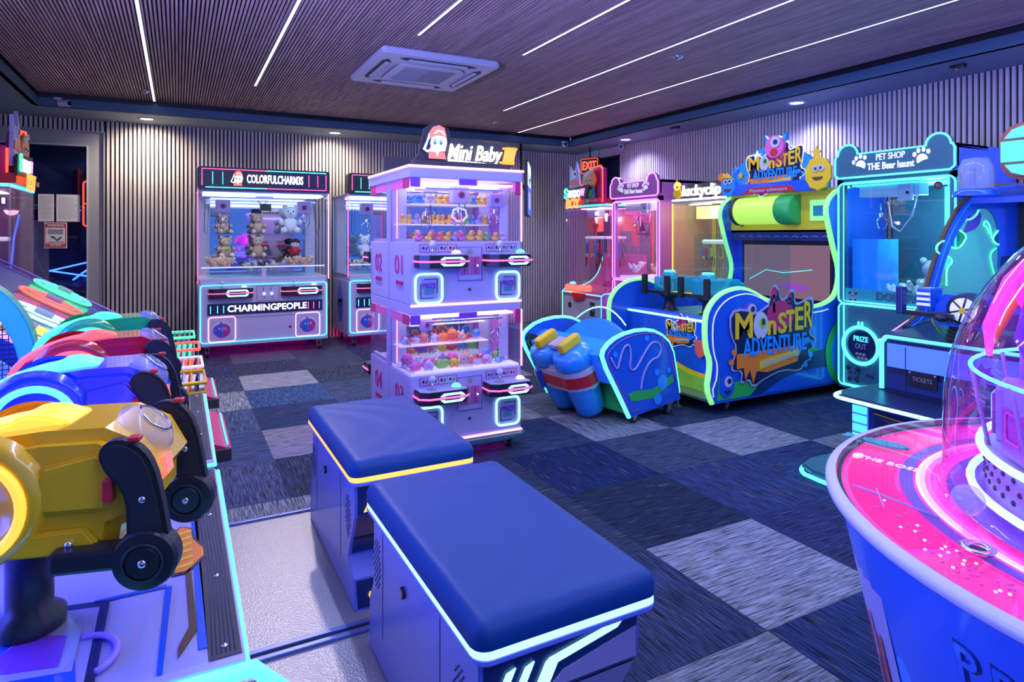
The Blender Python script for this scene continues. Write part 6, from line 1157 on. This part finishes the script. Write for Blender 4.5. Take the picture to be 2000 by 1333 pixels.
def gun(Yc, col, glow, label, cx=-.22, yaw=0, s=1.0):
    t = thing('mounted_gun', label, 'arcade gun', (cx, Yc, DZ + .009), yaw, 'mounted arcade guns')
    b = MB(); b.lathe([(.055, 0), (.055, .02), (.036, .035), (.036, .13), (.07, .16), (.085, .19)], (-.05, 0, 0), 'black', n=28); b.build('post', t)
    hw = .105
    sq = lambda L: [(x, .165 + (z - .165) * .86) for (x, z) in L]
    prof = [(-.24, .165), (-.245, .27), (-.20, .335), (-.10, .385), (.01, .398), (.10, .398), (.155, .365), (.185, .30), (.165, .265), (.165, .225), (.125, .205), (.120, .165)]
    b = MB(); b.prism(sq(prof), 'y', -hw, hw, col, .02)
    # raised facets on both cheeks
    for sg in (-1, 1):
        y0, y1 = (sg * hw, sg * (hw + .014)) if sg > 0 else (-(hw + .014), -hw)
        b.prism(sq([(-.02, .25), (.02, .34), (.10, .36), (.14, .30), (.11, .25)]), 'y', y0, y1, col, .006); b.prism([(-.23, .17), (-.22, .20), (.08, .21), (.11, .17)], 'y', y0, y1, col, .004)
    b.build('body', t)
    for sg in (-1, 1):
        b = MB(); b.lathe([(.0, .0), (.062, .0), (.070, .012), (.098, .016), (.108, .006), (.112, -.01)] if sg > 0 else [(.0, 0), (.062, 0), (.070, -.012), (.098, -.016), (.108, -.006), (.112, .01)], (-.085, sg * (hw + .006), .262), col, 'y', 36); b.build('wheel_housing', t)
        b = MB(); b.tube([(-.085 + .080 * math.cos(R(a)), sg * (hw + .022), .255 + .080 * math.sin(R(a))) for a in range(0, 360, 10)], .0085, glow, True, 8); b.build('ring_light', t)
    # glowing strip sweeping over the back to a hooked knob
    b = MB(); top = sq(smooth([(-.262, .25), (-.235, .32), (-.17, .372), (-.10, .398), (-.06, .405), (-.045, .418), (-.01, .418), (.03, .402)], 1)); bot = [(x + .022, z - .042) for (x, z) in top]
    b.prism(top + bot[::-1], 'y', -.05, .05, glow, .006); b.build('light_strip', t)
    b = MB(Matrix.Translation((.135, -.01, .335)) @ Matrix.Rotation(R(42), 4, 'Y')); b.lathe([(.052, 0), (.054, .012), (.044, .024), (.026, .032), (.0, .034)], (0, 0, 0), 'lens_clear', n=28); b.lathe([(.030, .034), (.034, .036), (.030, .038)], (0, 0, -.004), 'chrome', n=20); b.build('lens', t)
    b = MB(); b.sph((-.20, -hw - .006, .185), (.008, .005, .008), 'chrome', 8); b.sph((.06, -hw - .016, .188), (.007, .005, .007), 'chrome', 8); b.build('screw', t)
    b = MB(); b.prism([(.155, .29), (.185, .30), (.19, .27), (.17, .25)], 'y', -.06, -.02, 'n_coral', .003); b.build('indicator', t)
    for sg in (-1, 1):
        y = sg * .125
        b = MB(); b.box(.04, .16, y - .022, y + .022, .150, .185, 'black', .006); b.lathe([(.0, -.028), (.024, -.028), (.030, -.024), (.046, -.022), (.050, -.014), (.050, .014), (.046, .022), (.0, .024)], (.178, y, .160), 'black', 'y', 36, False); b.tube([(.178 + .030 * math.cos(R(a)), y - .027, .160 + .030 * math.sin(R(a))) for a in range(0, 360, 15)], .0025, 'rubber', True, 5); b.sph((.178, y - .029, .160), (.007, .003, .007), 'chrome', 10); h = b.build('grip_arm', t)
        g = [(.150, .165), (.150, .21), (.148, .26), (.135, .285), (.118, .305), (.108, .33), (.112, .348), (.128, .358), (.150, .356), (.175, .338), (.190, .31), (.200, .27), (.212, .20), (.215, .17)]
        b = MB(); b.prism([(x, z) for (x, z) in smooth(g, 1)], 'y', y - .017, y + .017, 'rubber', .007); b.sph((.175, y - .018, .26), (.006, .003, .006), 'chrome', 8); b.box(.150, .168, y - .010, y + .010, .352, .360, 'red', .002); b.build('grip', h)
        b = MB(); b.box(.112, .128, y - .009, y + .009, .255, .292, 'n_red' if False else 'red', .003); b.build('trigger', h)
    t.scale = (s, s, s)
    return t
gun(1.377, 'gunyellow', 'n_yellow2', 'yellow mounted gun with black grips nearest the camera', -.184, -15)
gun(1.93, 'gunblue', 'n_gunblue', 'blue mounted gun behind the yellow one', -.205, -3)
gun(2.44, 'gunred', 'n_gunred', 'red mounted gun behind the blue one', -.21, 5)
gun(3.00, 'gungreen', 'n_gungreen', 'green mounted gun, farthest of the row', -.235, 10)

# curved teal guard with mesh at the left edge
t = thing('mesh_guard', 'curved teal frame with black mesh beside the neon hoops', 'guard', (0, 3.48, 0))
oc = smooth([(-1.40, .98), (-1.10, 1.17), (-.78, 1.17), (-.68, 1.13), (-.60, 1.02), (-.555, .90), (-.54, .70), (-.54, .0)], 2); ic = smooth([(-1.38, .92), (-1.10, 1.10), (-.82, 1.10), (-.72, 1.06), (-.66, .95), (-.615, .84), (-.61, .70), (-.61, .0)], 2)
b = MB(); b.prism(oc + ic[::-1], 'y', -.05, .05, 'tealframe', .006); b.build('frame', t)
b = MB()
for k in range(34): x = -1.36 + .022 * k; zt_ = max([z for (xx, z) in ic if abs(xx - x) < .09] or [1.0]) ; b.tube([(x, 0, .3), (x, 0, min(zt_, 1.10))], .0022, 'ink', n=4)
for k in range(36): z = .30 + .022 * k; xr = min([xx for (xx, zz) in ic if abs(zz - z) < .1 and xx > -1.0] or [-.62]); b.tube([(-1.36, .003, z), (xr + .03, .003, z)], .0022, 'ink', n=4)
b.build('mesh', t)
b = MB(); b.prism([(-1.3, .2), (-1.3, .9), (-.9, .98), (-.66, .75), (-.64, .2)], 'y', .06, .10, 'scr_blue'); b.prism([(-.78, .80), (-.74, .82), (-.70, .70), (-.76, .66)], 'y', .05, .06, 'orange'); b.build('lit_backing', t)

# four-lane game with neon hoops and coil trays
t = thing('arcade_machine', 'four-lane roll game with neon hoops and coil trays behind the guns', 'arcade machine', (0, 0, 0))
b = MB(); b.prism([(-1.25, 1.18), (-.45, .70), (-.42, .45), (-.10, .40), (-.02, .30), (-.02, .0), (-1.25, .0)], 'y', 3.72, 6.05, 'blueplay'); b.build('lane_bed', t)
b = MB(); b.tube([(-1.2, 3.72, 1.17), (-.45, 3.72, .72)], .012, 'n_violet'); b.tube([(-1.2, 6.05, 1.17), (-.45, 6.05, .72)], .008, 'violetpaint'); b.build('edge_light', t)
nm = [('yellow', 'n_yellow', 4.05), ('white', 'n_ice', 4.55), ('red', 'n_coral', 5.20), ('green', 'n_green', 5.80)]
for (c, m_, yc) in nm:
    xc = {4.05: -.70, 4.55: -.70, 5.20: -.745, 5.80: -.765}[yc]; zc = .70 + (-.45 - xc) * .6 + .03
    T2 = Matrix.Translation((xc, yc, zc)) @ Matrix.Rotation(R(31), 4, 'Y')
    b = MB(T2)
    b.tube([(.20 * math.cos(R(a)), .15 * math.sin(R(a)), 0) for a in range(0, 360, 10)], .010, m_, True, 8); b.tube([(.145 * math.cos(R(a)), .085 * math.sin(R(a)), .01) for a in range(0, 360, 12)], .006, m_, True, 6)
    for s in (-1, 1): b.box(-.02 + s * .07, .02 + s * .07, -.02, .02, 0, .03, m_, .006)
    o = lab(b.build('hoop', t), f'{c} neon hoop')
    b = MB(T2); b.box(-.05, .05, -.015, .015, .0, .04, 'steel', .004); b.box(-.2, .2, -.10, .10, -.035, -.025, 'navy'); b.build('target', o)
for (c, m_, yc, x1, z) in (('yellow', 'gunyellow', 4.02, .135, .50), ('white', 'w_glowwhite', 4.50, .135, .50), ('red', 'n_coral', 5.16, .135, .50), ('green', 'n_green', 5.78, .115, .50)):
    x0 = -.35; hw = .17; em = {'yellow': 'gunyellow', 'white': 'w_glowwhite', 'red': 'n_gunred', 'green': 'n_gungreen'}.get(c, m_)
    b = MB(); b.tube([(x1, yc - hw, z + .045), (x1, yc + hw, z + .045), (x0, yc + hw, z + .045), (x0, yc - hw, z + .045)], .011, em, True, 8); b.box(x0, x1, yc - hw, yc + hw, z - .07, z - .055, 'navy'); b.box(x0, x1, yc - hw - .006, yc - hw, z - .10, z + .0, em if c != 'yellow' else 'gunyellow'); b.box(x1 - .006, x1, yc - hw, yc + hw, z - .10, z + .04, 'acrylic' if c != 'yellow' else 'gunyellow'); o = lab(b.build('coil_tray', t), f'{c} rimmed tray of coils')
    for k in range(12):
        b = MB(); xx = x0 + .04 + k * (x1 - x0 - .08) / 11; b.tube([(xx + .008 * math.sin(R(a)), yc + .12 * math.cos(R(a)), z + .005 + .058 * math.sin(R(a))) for a in range(0, 360, 24)], .007, ['teal', 'lilac', 'orange', 'navy'][k % 4] if c in ('white', 'yellow') else ['teal', 'grey'][k % 2], True, 6); b.build('coil', o)
    if c == 'yellow': b = MB(); b.box(x0, x1 - .03, yc - .14, yc + .16, .05, z - .07, 'gunyellow', .01); b.build('tray_body', t)
for (y0, y1, x1, lb) in ((4.15, 5.0, .285, 'near magenta printed foot step'), (5.45, 6.25, .285, 'far magenta printed foot step')):
    b = MB(); b.box(-.02, x1, y0, y1, 0, .07, 'ink', .004); b.prism([(-.02, .19), (x1 - .03, .075), (x1, .07), (-.02, .07)], 'y', y0 + .02, y1, 'magenta'); o = lab(b.build('foot_step', t), lb)
    b = MB(); b.tube([(x1 - .02, y0 + .05, .085), (x1 - .02, y1 - .05, .085)], .006, 'n_cyan_soft'); b.tube([(.05, y0 + .2, .16), (.14, y0 + .15, .12), (.17, y0 + .5, .105), (.08, y0 + .62, .15), (.05, y0 + .2, .16)], .008, 'n_pinkw'); b.box(.07, .12, y0 + .32, y0 + .46, .145, .15, 'white'); b.build('step_print', o)
